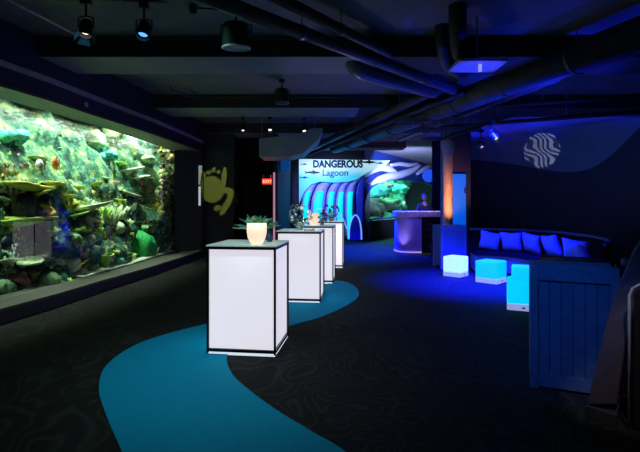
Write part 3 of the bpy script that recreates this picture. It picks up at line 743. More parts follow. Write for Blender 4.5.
def bouquet(p, r, label, seed, fl, gr, nf=26):
    t = thing('flower_arrangement', p, label, 'flowers', 'bouquets on the pedestals'); rr = random.Random(seed)
    m = MB(); m.lathe([(r*.25, 0), (r*.33, r*.3), (r*.28, r*.62), (r*.30, r*.66), (r*.24, r*.62), (r*.26, r*.1)], p, 16); m.build('vase', mat('clear_vase', (.25, .32, .3), .15), t, smooth=True)
    cc = p+Vector((0, 0, r*1.15))
    for q in range(nf):
        d = Vector((rr.gauss(0, 1), rr.gauss(0, 1), rr.gauss(.3, .8))).normalized(); c = cc+d*r*rr.uniform(.7, 1); c.z = max(c.z, p.z+r*.5)
        m = MB(); M = rot_to(d); s = r*rr.uniform(.16, .24)
        for k in range(6):
            a = k*PI/3; v = M @ Vector((math.cos(a), math.sin(a), .45)); w_ = M @ Vector((-math.sin(a), math.cos(a), 0))
            m.prism([c, c+v*s*.6+w_*s*.4, c+v*s, c+v*s*.6-w_*s*.4], (d*s*.08))
        m.blob(c+d*s*.2, s*.28, 0, 1, 1); m.build('flower', fl[q % len(fl)], t)
    for q in range(18):
        d = Vector((rr.gauss(0, 1), rr.gauss(0, 1), rr.gauss(0, .7))).normalized(); c = cc+d*r*.45; e = cc+d*r*1.1; e.z = max(e.z, p.z+r*.35); s = d.cross(Vector((0, .3, 1))).normalized()*r*.12
        m = MB(); m.prism([c, (c+e)/2+s, e, (c+e)/2-s], (0, 0, .004)); m.build('leaf', gr[q % len(gr)], t)
    m = MB()
    for q in range(10):
        a = q*.63; m.tube([p+Vector((math.cos(a)*r*.1, math.sin(a)*r*.1, r*.05)), cc+Vector((math.cos(a)*r*.3, math.sin(a)*r*.3, 0))], .004, 5)
    m.build('stems', G4, t)
    return t
FW = mat('petal_bluewhite', (.75, .85, .95), .6, noise_=(.55, .68, .85), ns=40); FP = mat('petal_peach', (.75, .45, .33), .6); FD = mat('petal_plum', (.30, .10, .16), .6); FG = mat('leaf_grey', (.28, .40, .28), .6)
def onped(px, Y): v = P(px, 0, Y); v.z = PH+.001; return v
bouquet(onped(299.5, 6.82), .185, 'round bouquet of blue white flowers on the second pedestal', 4, [FW, FW, FG], [FG, G4], 34)
t = thing('serving_tray', onped(309, 6.66), 'small flat white tray on the second pedestal', 'tray')
c = onped(309, 6.66); m_ = MB(); m_.box(c+Vector((0, 0, .008)), (.16, .12, .012)); m_.build('plate', mat('tray_white', (.7, .74, .85), .4), t, bevel=.004)
m_ = MB(); [m_.box(c+Vector(q), s_) for q, s_ in (((0, -.06, .02), (.16, .006, .018)), ((0, .06, .02), (.16, .006, .018)), ((-.08, 0, .02), (.006, .12, .018)), ((.08, 0, .02), (.006, .12, .018)))]; m_.build('rim', mat('tray_white', (0, 0, 0)), t)
candle_cup(onped(313.5, 8.45), 1.1, 'small peach candle cup on the third pedestal')
bouquet(onped(322, 8.45), .12, 'small dark bouquet beside the candle cup on the third pedestal', 8, [FD, FP, FG], [G4, FG], 20)
bouquet(onped(331, 10.4), .20, 'green and plum bouquet on the farthest pedestal', 9, [FG, FD, FP], [G4, FG], 24)

# ------------------------------------------------------------------ lagoon front: sign and wave ribs
LY = 18.0
def pl(px, py, off=0): return P(px, py, LY+off)
m_ = MB(); m_.box((.45, 18.95, CZ/2), (3.3, .15, CZ)); struct(m_.build('wall_far', M_navy))
def sign_board_mat():
    m = bpy.data.materials.new('lagoon_sign_print'); m.use_nodes = True; nt = m.node_tree; b = nt.nodes['Principled BSDF']
    tc = nt.nodes.new('ShaderNodeTexCoord'); sp = nt.nodes.new('ShaderNodeSeparateXYZ'); nt.links.new(tc.outputs['Generated'], sp.inputs[0])
    n = nt.nodes.new('ShaderNodeTexNoise'); n.inputs['Scale'].default_value = 2.5; nt.links.new(tc.outputs['Generated'], n.inputs['Vector'])
    a = nt.nodes.new('ShaderNodeMath'); a.operation = 'MULTIPLY_ADD'; a.inputs[1].default_value = .35; nt.links.new(n.outputs['Fac'], a.inputs[0]); nt.links.new(sp.outputs['Z'], a.inputs[2])
    r = nt.nodes.new('ShaderNodeValToRGB'); el = r.color_ramp.elements; el[0].position = .3; el[0].color = (.06, .36, .50, 1); el[1].position = 1.1 if False else 1.0; el[1].color = (.50, .85, .95, 1)
    e = el.new(.72); e.color = (.05, .50, .60, 1)
    nt.links.new(a.outputs[0], r.inputs['Fac']); nt.links.new(r.outputs[0], b.inputs['Base Color']); nt.links.new(r.outputs[0], b.inputs['Emission Color']); b.inputs['Emission Strength'].default_value = .85
    return m
smooth_sign = [(299, 159), (390, 160.5), (386, 165), (376, 168.5), (366, 173.5), (357, 179), (349, 181.5), (335, 182.5), (320, 181.5), (311, 184.5), (304, 192), (299, 204)]
t = thing('lagoon_sign', pl(345, 200, .4), 'lit blue sign reading DANGEROUS Lagoon with shark silhouettes', 'sign')
m_ = MB(); m_.prism([P(x, y, LY-.45) for x, y in smooth_sign], (0, .08, 0)); m_.build('board', sign_board_mat(), t)
M_ink = mat('sign_ink', (.01, .02, .05), .6)
def lettering(body, x0, y_base, h_px, width_px, bold):
    me = text_mesh(body, 1, bold, .02)
    xs = [v.co.x for v in me.vertices]; zs = [v.co.y for v in me.vertices]; w_ = max(xs)-min(xs)
    Yd = LY-.46; s = width_px/F*Yd/w_; q = P(x0, y_base, Yd)
    sy = h_px/F*Yd/.70
    M = Matrix.Translation(q) @ Matrix.Rotation(PI/2, 4, 'X') @ Matrix.Diagonal((s, sy, .5, 1)) @ Matrix.Translation((-min(xs), 0, 0))
    place_mesh(me, 'lettering', M, M_ink, t)
lettering('DANGEROUS', 313, 167.3, 6.9, 50, .05)
lettering('Lagoon', 322.5, 175.6, 6.3, 25.5, .012)
def shark(cx, cy, s):
    pts = [(-9, .3), (-12, -3.2), (-8, -1.1), (-3, -1.6), (0, -2), (1.2, -4.2), (3, -1.9), (7, -1.4), (11, .2), (6, 1.2), (3.5, 1.2), (1, 3.6), (1.5, 1.4), (-3, 1), (-7.5, .6), (-10.5, 2.6)]
    m = MB(); m.prism([P(cx+x*s, cy+y*s, LY-.47) for x, y in pts], (0, .02, 0)); m.build('shark_silhouette', M_ink, t)
shark(312.5, 172.6, .75); shark(304, 177.6, .4); shark(304, 164.3, .3); shark(368, 162.3, .75); shark(380, 163.3, .4)

# wave ribs, each a bulging painted panel with a glowing cyan window
M_rib = mat('rib_paint', (.42, .45, .85), .5, noise_=(.3, .34, .75), ns=3); M_ribblue = mat('rib_blue', (.02, .06, .60), .5)
M_cyan = mat('cyan_window', (.0, .6, .7), .5, emit=(.0, .78, .95), es=.95)
tw = thing('wave_archway', pl(330, 240), 'rippling blue wave archway with glowing cyan windows under the sign', 'archway')
# side profile: how far the front swells toward the viewer at each height
def swell(z): return .55*math.sin(min(1, max(0, z/2.55))*PI*.75+.35)
ribs = [([(302, 232), (301.5, 215), (302, 203), (304, 194), (309, 186), (316, 181)], [(310, 232), (309, 215), (309.5, 203), (312, 193), (317, 184), (323, 180)]),
        ([(311, 232), (310.5, 215), (311.5, 203), (314, 193), (319, 184), (325, 180)], [(325, 236), (324.5, 215), (325, 203), (326, 194), (329, 186), (334, 180.5)]),
        ([(326.3, 236), (325.8, 215), (326.3, 203), (327.5, 194), (330.5, 187), (336, 181)], [(335, 238), (334.5, 215), (335, 203), (336, 194), (339, 186), (344, 181)]),
        ([(336.2, 238), (335.8, 215), (336.2, 203), (337.4, 194), (340.2, 187), (345.5, 181)], [(344.6, 239), (344.3, 215), (344.6, 203), (345, 194), (347, 186), (352, 180)]),
        ([(345.8, 239), (345.5, 215), (345.7, 203), (346.2, 194), (348.3, 187), (353, 180.5)], [(354.5, 240), (353.8, 215), (354, 203), (354.6, 194), (356.5, 185), (361, 178)])]
for (le, ri) in ribs:
    def rail(pts, k): return smooth_path([Vector((x, y, 0)) for x, y in pts], 4)
    A, B = rail(le, 0), rail(ri, 0); rows = []; rows2 = []
    n = len(A)
    for i in range(n):
        zi = CAMZ-((A[i].y+B[i].y)/2-HOR)/F*LY; sw = swell(zi)
        rw = []; rw2 = []
        for k in range(9):
            f = k/8; q = A[i].lerp(B[i], f); off = -sw-.16*math.sin(f*PI)
            rw.append(P(q.x, q.y, LY+.2+off))
        rows.append(rw)
        if i < .66*n:
            for k in range(7):
                f = .20+.60*k/6; q = A[i].lerp(B[i], f); rw2.append(P(q.x, q.y, LY+.2-sw-.16*math.sin(f*PI)-.06))
            rows2.append(rw2)
    m_ = MB(); m_.grid(rows); o = m_.build('wave_rib', M_rib, tw, smooth=True, recalc=False); s_ = o.modifiers.new('th', 'SOLIDIFY'); s_.thickness = .05; s_.offset = 0
    m_ = MB(); m_.grid(rows2); g = m_.build('cyan_window', M_cyan, o, smooth=True, recalc=False); s_ = g.modifiers.new('th', 'SOLIDIFY'); s_.thickness = .015
# dark hull behind the ribs and right-hand shoulder
m_ = MB(); m_.prism([pl(x, y, .25) for x, y in [(300, 240), (300, 205), (304, 190), (312, 181), (325, 178.5), (345, 179), (362, 173), (363, 240)]], (0, .3, 0)); m_.build('hull', M_ribblue, tw)
m_ = MB(); m_.prism([pl(x, y, -.25) for x, y in [(355, 240.5), (355, 212), (355.5, 196), (358, 184), (362, 178), (366, 176), (364, 190), (363, 240.5)]], (0, .4, 0)); m_.build('shoulder', M_ribblue, tw, bevel=.05)
M_neon = mat('ice_blue_edge', (.3, .5, .9), .4, emit=(.18, .42, 1), es=.9)
for pts in ([(349, 239), (349.5, 228), (352, 219), (355.5, 215), (359, 219), (361, 228), (361.5, 239.5)], [(312, 224), (315, 212), (321, 209), (327, 213), (332, 222)], [(334, 222), (338, 214), (343, 219), (347, 229)]):
    m_ = MB(); m_.tube(smooth_path([pl(x, y, -.62) for x, y in pts], 5), .03, 6); m_.build('wave_edge', M_neon, tw)
m_ = MB(); m_.prism([pl(x, y, -.6) for x, y in [(349, 240), (349.5, 228), (352, 219), (355.5, 215.5), (359, 219), (361, 228), (361.5, 240)]], (0, .2, 0)); m_.build('wave_arch_panel', mat('deep_blue_panel', (.02, .06, .7), .4), tw)

# long side wall of the lagoon with its viewing window
S0, S1 = Vector((1.72, 17.9, 0)), Vector((7.4, 27.6, 0)); SD = (S1-S0).normalized(); SN = Vector((SD.y, -SD.x, 0))  # SN points toward the viewer side
def sd(px, py, off=0):
    k = (px-320)/F; s = (k*S0.y-S0.x)/(SD.x-k*SD.y); q = S0+SD*s; Y = q.y
    v = P(px, py, Y)+SN*off; return v
def to2(px, py):
    v = sd(px, py); return ((v-S0).dot(SD), v.z)
BAS = Matrix(((SD.x, 0, SN.x, S0.x), (SD.y, 0, SN.y, S0.y), (0, 1, 0, 0), (0, 0, 0, 1)))
win = [(362.5, 219.5), (363.5, 205), (366, 195), (371, 187.5), (380, 182.5), (392, 180.5), (408, 180.5), (424, 182.5), (432, 186), (435, 192), (435.5, 206), (435, 212)]
win2 = [to2(*p) for p in win]
outer = [(0, 0), ((S1-S0).length, 0), ((S1-S0).length, CZ), (0, CZ)]
me = fill2d([outer, win2], .12)
struct(place_mesh(me, 'wall_lagoon', BAS, mat('lagoon_blue_paint', (.01, .035, .20), .5, noise_=(.01, .03, .16), ns=1.5)))
me = fill2d([win2], .01); struct(place_mesh(me, 'window_2', BAS, glass_mat('lagoon_glass', (.9, 1, .95))))
# black plinth
m_ = MB(); m_.prism([S0+SN*.06, S0+SN*.3, S1+SN*.3, S1+SN*.06], (0, 0, .78)); struct(m_.build('trim_4', M_black))
# interior of lagoon tank
m_ = MB(); q = []
for s_ in range(0, 25):
    s = s_*.48; rw = []
    for j in range(12):
        z = .3+j*.26; d = 2.2+noise.fractal(Vector((s*.7, z*.9, 9)), 1, 2, 4)*.7; rw.append(S0+SD*s-SN*max(.6, d)+Vector((0, 0, z)))
    q.append(rw)
m_.grid(q); o = m_.build('lagoon_rock', mat('lagoon_rock', (.10, .28, .16), .8, noise_=(.008, .02, .018), ns=2.2, bump=.6), smooth=True); tag(o, 'dark green rock wall inside the far lagoon tank', 'rock')
m_ = MB(); m_.prism([S0-SN*.07, S1-SN*.07, S1-SN*3.2, S0-SN*3.2], (0, 0, .70)); tag(m_.build('lagoon_sand', mat('lagoon_sand', (.22, .26, .15), .9)), 'sandy floor inside the far lagoon tank', 'sand', kind='stuff')
rr = random.Random(5)
for k, (px, py, r, mt, lab) in enumerate([(368, 207, .55, 'dkr', 'leftmost dark boulder in the lagoon tank'), (382, 206, .8, 'dkr', 'large dark boulder left of centre in the lagoon tank'), (394, 208, .45, 'tan', 'tan pocked boulder in the middle of the lagoon tank'), (410, 205, .5, 'dkr', 'dark low boulder behind the bar end in the lagoon tank'), (376, 194, .5, 'grn', 'bright green ledge rock at upper left of the lagoon tank'), (392, 191, .6, 'grn', 'bright green ledge rock at the top middle of the lagoon tank'), (402, 186, .4, 'tan', 'pale ledge rock near the lagoon tank roof'), (418, 189, .4, 'grn', 'small green ledge rock at upper right of the lagoon tank')]):
    mm = {'dkr': mat('boulder_dark', (.03, .05, .03), .8, noise_=(.08, .10, .05), ns=4, bump=.6), 'tan': mat('boulder_tan', (.30, .28, .16), .8, noise_=(.1, .12, .07), ns=5, bump=.6), 'grn': mat('boulder_green', (.08, .65, .38), .8, noise_=(.03, .25, .18), ns=3, bump=.6)}[mt]
    m_ = MB(); m_.blob(sd(px, py, -1.1), r, .3, 2.2, 3, k, (1.3, 1.3, .62)); tag(m_.build('lagoon_boulder', mm, smooth=True), lab, 'rock', 'rocks in the lagoon tank')
fish(sd(413, 204, -.5), .5, -1, mat('fish_mint', (.5, .95, .75), .4), 'pale green fish low in the far lagoon tank', .5, .18, group='fish in the lagoon tank')
# sculpted waves over the window
M_wave = mat('wave_crest_paint', (.66, .74, .95), .5, noise_=(.56, .64, .9), ns=3)
def wave(cen, label):
    L_, R_ = [], []
    c = smooth_path([Vector((x, y, w_)) for x, y, w_ in cen], 6)
    m = MB(); top = [(v.x, v.y-v.z/2) for v in c]; bot = [(v.x, v.y+v.z/2) for v in c]
    rows = []
    for a, b in zip(top, bot):
        rows.append([sd(*a, .08), sd(a[0], a[1], .2), sd(a[0]*.5+b[0]*.5, a[1]*.5+b[1]*.5, .26), sd(b[0], b[1], .2), sd(*b, .08)])
    m.grid(rows); o = m.build('wave_crest', M_wave, smooth=True); o.modifiers.new('th', 'SOLIDIFY').thickness = .03
    tag(o, label, 'wall relief', 'sculpted wave crests over the lagoon window')
wave([(363, 176, 2), (370, 171, 4), (378, 168, 6), (386, 169, 7), (392, 171.5, 2)], 'short pale wave crest nearest the sign')
wave([(366, 185, 1), (374, 180, 5), (384, 177, 6), (396, 175, 6), (408, 171, 5), (416, 166, 3)], 'long pale wave crest curling over the lagoon window')
wave([(386, 165.5, 3), (396, 164, 4), (406, 165, 4), (414, 163.5, 2)], 'thin pale wave crest up by the ceiling')
wave([(414, 174, 2), (420, 170, 5), (427, 167.5, 5), (430, 167, 1)], 'small pale wave crest at the right end above the round blue disc')
t = thing('round_disc_lamp', sd(423, 181, .4), 'round blue disc lamp at the upper right of the lagoon window', 'lamp')
dc = sd(420.5, 176, .45)
m_ = MB(); m_.lathe([(.03, 0), (.34, 0), (.36, .04), (.33, .06), (.02, .06)], dc, 28, rot_to(Vector((0, -1, 0)))); m_.build('disc', mat('blue_disc', (.01, .08, .5), .4, emit=(.0, .05, .45), es=.5), t)
m_ = MB(); m_.tube([dc, Vector((dc.x, dc.y, CZ))], .02); m_.build('rod', M_black, t)

# ------------------------------------------------------------------ bar
t = thing('bar_counter', P(420, 253, 13.6), 'purple lit bar counter with a speckled pebbled top', 'bar')
t.location.z = 0
arc = [(2.30, 13.9), (2.32, 13.55), (2.45, 13.32), (2.7, 13.2), (2.98, 13.18)]
bp = [Vector((x, y, 0)) for x, y in arc]
bp = smooth_path(bp, 4)
back = [Vector((2.98, 13.9, 0))]
M_barf = mat('bar_front_laminate', (.34, .30, .85), .3, noise_=(.28, .22, .7), ns=5)
m_ = MB(); m_.prism(bp+back, (0, 0, 1.06)); m_.build('front_panel', M_barf, t)
m_ = MB(); m_.prism([Vector((2.985, 13.19, 0)), Vector((3.72, 13.3, 0)), Vector((3.72, 13.9, 0)), Vector((2.985, 13.9, 0))], (0, 0, 1.06)); m_.build('side_panel', M_black, t)
def pebble():
    m = mat('pebble_top', (.75, .62, .85), .35, noise_=(.25, .2, .35), ns=30); return m
m_ = MB(); m_.prism([v+Vector((-.05, -.06, 1.06)) for v in bp]+[Vector((3.75, 13.2, 1.06)), Vector((3.75, 13.98, 1.06)), Vector((2.25, 13.98, 1.06))], (0, 0, .17)); m_.build('counter_top', pebble(), t, bevel=.02)
m_ = MB(); m_.tube([v+Vector((-.01, -.02, .03)) for v in bp], .02, 6); m_.build('kick_strip', mat('kick_light', (.5, .4, .8), .4, emit=(.4, .3, 1), es=.8), t)
light('SPOT', 'bar_uplight', (2.30, 13.05, .10), (2.46, 13.4, .7), 14, (.75, .55, 1), .03, angle=75, blend=1)
light('SPOT', 'bar_wash_light', (2.2, 11.0, 3.2), (2.75, 13.3, .8), 190, (.16, .08, 1), .1, angle=36, blend=1)
light('SPOT', 'bar_top_light', (3.0, 13.0, 3.3), (3.0, 13.6, 1.1), 420, (.75, .6, 1), .1, angle=55, blend=1)

# person behind the bar
def skin_obj(name, verts, edges, radii, m, parent, sub=2):
    me = bpy.data.meshes.new(name); me.from_pydata([tuple(v) for v in verts], edges, []); me.materials.append(m)
    o = bpy.data.objects.new(name, me); COL.objects.link(o)
    o.parent = parent; o.matrix_parent_inverse = mw(parent).inverted()
    o.modifiers.new('skin', 'SKIN')
    if not me.skin_vertices: return o
    sk = me.skin_vertices[0].data
    for i, r in enumerate(radii): sk[i].radius = r if isinstance(r, tuple) else (r, r)
    sk[0].use_root = True
    s = o.modifiers.new('sub', 'SUBSURF'); s.levels = sub; s.render_levels = sub
    return o
pc = Vector((3.36, 14.45, 0))
tp = thing('person', pc, 'person in dark clothes with pale hair standing behind the bar', 'person')
def pv(x, y, z): return pc+Vector((x, y, z))
M_skin = mat('skin', (.55, .36, .28), .5); M_shirt = mat('dark_shirt', (.02, .025, .05), .8); M_trs = mat('dark_trousers', (.012, .012, .015), .8); M_hair = mat('pale_hair', (.45, .42, .42), .7)
V = [pv(0, 0, .93), pv(0, 0, 1.15), pv(0, 0, 1.38), pv(0, 0, 1.49), pv(0, -.01, 1.56),
     pv(.17, 0, 1.41), pv(.23, -.05, 1.16), pv(.14, -.24, 1.08), pv(-.17, 0, 1.41), pv(-.26, -.05, 1.17), pv(-.20, -.26, 1.14),
     pv(.09, 0, .86), pv(.10, -.01, .48), pv(.10, .02, .09), pv(.10, -.12, .04), pv(-.09, 0, .86), pv(-.10, -.01, .48), pv(-.10, .02, .09), pv(-.10, -.12, .04),
     pv(.11, -.30, 1.09), pv(-.19, -.33, 1.15)]
E = [(0, 1), (1, 2), (2, 3), (3, 4), (2, 5), (5, 6), (6, 7), (2, 8), (8, 9), (9, 10), (0, 11), (11, 12), (12, 13), (13, 14), (0, 15), (15, 16), (16, 17), (17, 18), (7, 19), (10, 20)]
RD = [(.14, .10), (.13, .09), (.14, .09), (.05, .05), (.05, .05), .055, .042, .032, .055, .042, .032, .085, .06, .042, .035, .085, .06, .042, .035, (.035, .02), (.035, .02)]
skin_obj('body', V, E, RD, M_skin, tp)
skin_obj('shirt', [V[i] for i in (0, 1, 2, 5, 6, 8, 9)]+[pv(0, 0, 1.45)], [(0, 1), (1, 2), (2, 3), (3, 4), (2, 5), (5, 6), (2, 7)], [(.165, .125), (.155, .115), (.165, .12), .075, .055, .075, .055, (.085, .075)], M_shirt, tp)
skin_obj('trousers', [V[i] for i in (0, 11, 12, 13, 15, 16, 17)], [(0, 1), (1, 2), (2, 3), (0, 4), (4, 5), (5, 6)], [(.15, .11), .095, .07, .055, .095, .07, .055], M_trs, tp)
hd = pv(0, -.02, 1.66)
m_ = MB(); m_.blob(hd, .108, .0, 1, 3, 0, (.78, .92, 1.12)); m_.blob(hd+Vector((0, -.105, -.015)), .018, 0, 1, 2, 0, (.8, 1, 1.4)); 
for s in (-1, 1): m_.blob(hd+Vector((s*.086, 0, -.01)), .024, 0, 1, 2, 0, (.4, .8, 1.2))
m_.box(hd+Vector((0, -.094, -.055)), (.045, .01, .008)); m_.build('head', M_skin, tp, smooth=True)
for s in (-1, 1):
    m_ = MB(); m_.blob(hd+Vector((s*.034, -.09, .012)), .013, 0, 1, 2); m_.build('eye', M_black, tp, smooth=True)
m_ = MB(); m_.blob(hd+Vector((0, .02, .03)), .118, .06, 3, 3, 3, (.82, .95, 1.02)); m_.build('hair', M_hair, tp, smooth=True)
for s, wr in ((1, V[19]), (-1, V[20])):
    for k in range(4):
        m_ = MB(); b = wr+Vector(((k-1.5)*.018, -.02, 0)); m_.tube([b, b+Vector((0, -.035, -.004)), b+Vector((0, -.06-.01*(k in (1, 2)), -.02))], [.009, .008, .006], 6); m_.build('finger', M_skin, tp, smooth=True)
    m_ = MB(); b = wr+Vector((-s*.03, .0, 0)); m_.tube([b, b+Vector((-s*.02, -.025, 0)), b+Vector((-s*.018, -.05, -.01))], [.011, .009, .007], 6); m_.build('thumb', M_skin, tp, smooth=True)

# dark blue drape panels at the end of the hall
m_ = MB()
n = 26
for i in range(n):
    pass
m_.grid([[Vector((3.88+i*.05, 15.6+.05*math.sin(i*1.3), z)) for z in (0, CZ)] for i in range(n)])
dr = m_.build('stage_drape', mat('blue_drape', (.008, .02, .10), .8), smooth=True); dr.modifiers.new('th', 'SOLIDIFY').thickness = .03
tag(dr, 'dark blue pleated drape hanging behind the bar at right', 'curtain')

# ------------------------------------------------------------------ pillar wall with blue door and orange column
m_ = MB(); m_.box((3.40, 11.3, CZ/2), (.68, .28, CZ)); struct(m_.build('wall_pillar', mat('pillar_paint', (.03, .04, .12), .6)))
a, b = P(452, 174, 11.1), P(466, 230, 11.1)
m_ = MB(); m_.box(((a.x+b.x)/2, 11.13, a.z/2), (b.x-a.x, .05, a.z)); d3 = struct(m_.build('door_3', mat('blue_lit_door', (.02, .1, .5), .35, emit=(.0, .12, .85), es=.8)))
m_ = MB(); m_.box((b.x-.03, 11.09, 1.78), (.03, .03, .14)); m_.build('door_handle', M_black, d3)
t = thing('round_column', P(448, 0, 11.0) * Vector((1, 1, 0)) if False else Vector((3.12, 11.0, 0)), 'round plaster column glowing orange from an uplight at its foot', 'column')
m_ = MB(); m_.lathe([(.155, 0), (.155, .1), (.118, .14), (.115, 2.6), (.14, 2.75), (.17, 2.85), (.17, 3.0), (.115, 3.02), (.115, CZ)], (3.12, 10.98, 0), 28); m_.build('shaft', mat('column_plaster', (.60, .48, .42), .6, noise_=(.5, .4, .35), ns=6), t, smooth=True)
light('SPOT', 'column_uplight', (2.98, 10.02, 1.02), (3.12, 10.9, 1.6), 150, (1, .34, .12), .04, angle=62, blend=1)

# ------------------------------------------------------------------ right wall with painted wave
WA, WB = Vector((5.27, 15.85, 0)), Vector((10.3, 8.4, 0)); WD = (WB-WA).normalized(); WN = Vector((WD.y, -WD.x, 0))
if WN.x > 0: WN = -WN
def wl(px, py, off=0):
    k = (px-320)/F; s = (k*WA.y-WA.x)/(WD.x-k*WD.y); q = WA+WD*s; return P(px, py, q.y)+WN*off
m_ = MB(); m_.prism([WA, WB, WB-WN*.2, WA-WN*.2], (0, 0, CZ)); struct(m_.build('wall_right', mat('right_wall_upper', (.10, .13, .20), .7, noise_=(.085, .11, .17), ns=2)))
m_ = MB(); m_.box((4.75, 15.98, CZ/2), (1.2, .2, CZ)); struct(m_.build('wall_right_back', M_navy))
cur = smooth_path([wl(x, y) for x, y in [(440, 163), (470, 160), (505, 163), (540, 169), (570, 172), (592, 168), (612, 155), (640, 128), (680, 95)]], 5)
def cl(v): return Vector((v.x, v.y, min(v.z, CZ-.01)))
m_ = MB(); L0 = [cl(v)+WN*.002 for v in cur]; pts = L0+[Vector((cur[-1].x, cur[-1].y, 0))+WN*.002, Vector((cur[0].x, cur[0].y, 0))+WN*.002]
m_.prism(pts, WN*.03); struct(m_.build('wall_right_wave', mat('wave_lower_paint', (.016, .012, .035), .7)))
m_ = MB(); m_.prism([WB, WB+Vector((.6, -6, 0)), WB+Vector((.8, -6, 0)), WB+Vector((.2, 0, 0))], (0, 0, CZ)); struct(m_.build('wall_right', M_navy))

# gobo projections: patterned light from real spotlights
def gobo(name, loc, target, power, color, angle, fn):
    o = light('SPOT', name, loc, target, power, color, .004, angle=angle, blend=.05)
    d = o.data; d.use_nodes = True; nt = d.node_tree; em = [n for n in nt.nodes if n.type == 'EMISSION'][0]
    tc = nt.nodes.new('ShaderNodeTexCoord'); sp = nt.nodes.new('ShaderNodeSeparateXYZ'); nt.links.new(tc.outputs['Normal'], sp.inputs[0])
    def M(op, a, b=None, c=None):
        n = nt.nodes.new('ShaderNodeMath'); n.operation = op
        for i, x in enumerate((a, b, c)):
            if x is None: continue
            if isinstance(x, (int, float)): n.inputs[i].default_value = x
            else: nt.links.new(x, n.inputs[i])
        return n.outputs[0]
    az = M('ABSOLUTE', sp.outputs['Z'])
    u = M('DIVIDE', sp.outputs['X'], az); v = M('DIVIDE', sp.outputs['Y'], az)
    s = fn(nt, M, u, v); nt.links.new(s, em.inputs['Strength'])
    return o
def turtle(nt, M, u, v):
    out = None; k = 1/36*.285     # ten pixels of pattern
    k *= .84
    for cx, cy, rx, ry, a in [(0, 1, 13, 15, .5), (14, 13, 3.2, 12, -.12), (19, -3, 9, 3.6, -.35), (16, -18, 3.6, 12, -.6), (6, -20, 4, 3, 0), (-4, 20, 3, 2.5, 0), (-10, 17, 3, 4, .5), (2, 23, 2.2, 3, 0), (21, -9, 4, 4, 0), (8, 20, 2.5, 2, 0)]:
        x = M('SUBTRACT', u, cx*k*.84); y = M('SUBTRACT', v, cy*k*.84); ca, sa = math.cos(a), math.sin(a)
        xr = M('ADD', M('MULTIPLY', x, ca), M('MULTIPLY', y, sa)); yr = M('SUBTRACT', M('MULTIPLY', y, ca), M('MULTIPLY', x, sa))
        q = M('ADD', M('POWER', M('ABSOLUTE', M('DIVIDE', xr, rx*k*.84)), 2), M('POWER', M('ABSOLUTE', M('DIVIDE', yr, ry*k*.84)), 2))
        s = M('MULTIPLY', M('SUBTRACT', 1.12, q), 5); n = nt.nodes.new('ShaderNodeClamp'); nt.links.new(s, n.inputs[0]); s = n.outputs[0]
        out = s if out is None else M('MAXIMUM', out, s)
    return out
gobo('turtle_gobo_light', (-1.9, 8.6, 3.25), (-3.0, 12.5, 1.84), 1700, (.62, .80, .10), 30, turtle)
def coral_ball(nt, M, u, v):
    cb = nt.nodes.new('ShaderNodeCombineXYZ'); nt.links.new(u, cb.inputs[0]); nt.links.new(v, cb.inputs[1])
    nz = nt.nodes.new('ShaderNodeTexNoise'); nz.inputs['Scale'].default_value = 12; nt.links.new(cb.outputs[0], nz.inputs['Vector'])
    r = M('SQRT', M('ADD', M('MULTIPLY', u, u), M('MULTIPLY', v, v))); r = M('ADD', r, M('MULTIPLY', M('SUBTRACT', nz.outputs['Fac'], .5), .05))
    mask = M('LESS_THAN', r, .118); ph = M('ADD', M('ADD', M('MULTIPLY', u, 150), M('MULTIPLY', v, 110)), M('ADD', M('MULTIPLY', M('SINE', M('MULTIPLY', u, 38)), 2.2), M('MULTIPLY', M('SINE', M('ADD', M('MULTIPLY', v, 52), 1)), 2.6))); st = M('GREATER_THAN', M('SINE', ph), .0)
    return M('MULTIPLY', mask, M('ADD', M('MULTIPLY', st, .9), .06))
gc = wl(543, 150)
gobo('coral_gobo_light', (4.6, 9.9, 2.5), tuple(gc), 1000, (.75, .74, .80), 30, coral_ball)

# ------------------------------------------------------------------ lounge: sofa, cushions, cubes, podiums
SC = [Vector((3.3, 9.85, 0)), Vector((3.7, 9.75, 0)), Vector((4.25, 9.3, 0)), Vector((4.5, 8.5, 0)), Vector((4.48, 7.6, 0)), Vector((4.2, 6.8, 0)), Vector((3.75, 6.2, 0))]
sp_ = smooth_path(SC, 6)
def sweep(path, prof):
    """prof: (outward offset, z) list; outward = away from the seat"""
    rows = []
    for i, p in enumerate(path):
        t = (path[min(i+1, len(path)-1)]-path[max(i-1, 0)]).normalized(); nrm = Vector((-t.y, t.x, 0))
        rows.append([p+nrm*o+Vector((0, 0, z)) for o, z in prof+prof[:1]])
    m = MB(); m.grid(rows); m._f([m.bm.verts.new(v) for v in rows[0][:-1]]); m._f([m.bm.verts.new(v) for v in rows[-1][:-1]])
    bmesh.ops.remove_doubles(m.bm, verts=m.bm.verts, dist=1e-4); return m
t = thing('curved_banquette', Vector((4.0, 8.3, 0)), 'long curved dark banquette sofa along the wall behind the glowing cubes', 'sofa')
M_sofa = mat('sofa_vinyl', (.003, .003, .004), .8, spec=.05); M_rail = mat('sofa_rail', (.10, .11, .16), .4)
sweep(sp_, [(-.52, .05), (.05, .05), (.05, .38), (-.52, .38)]).build('base', mat('sofa_front', (.10, .11, .3), .6), t)
sweep(sp_, [(-.56, .38), (.02, .38), (.02, .46), (-.54, .46)]).build('seat', M_sofa, t)
sweep(sp_, [(.02, .38), (.12, .38), (.18, .86), (.12, .86)]).build('backrest', M_sofa, t)
m_ = MB()
pth = []
for i, p in enumerate(sp_):
    tt = (sp_[min(i+1, len(sp_)-1)]-sp_[max(i-1, 0)]).normalized(); pth.append(p+Vector((-tt.y, tt.x, 0))*.15+Vector((0, 0, .89)))
m_.tube(pth, .028, 8); m_.build('top_rail', M_rail, t, smooth=True)
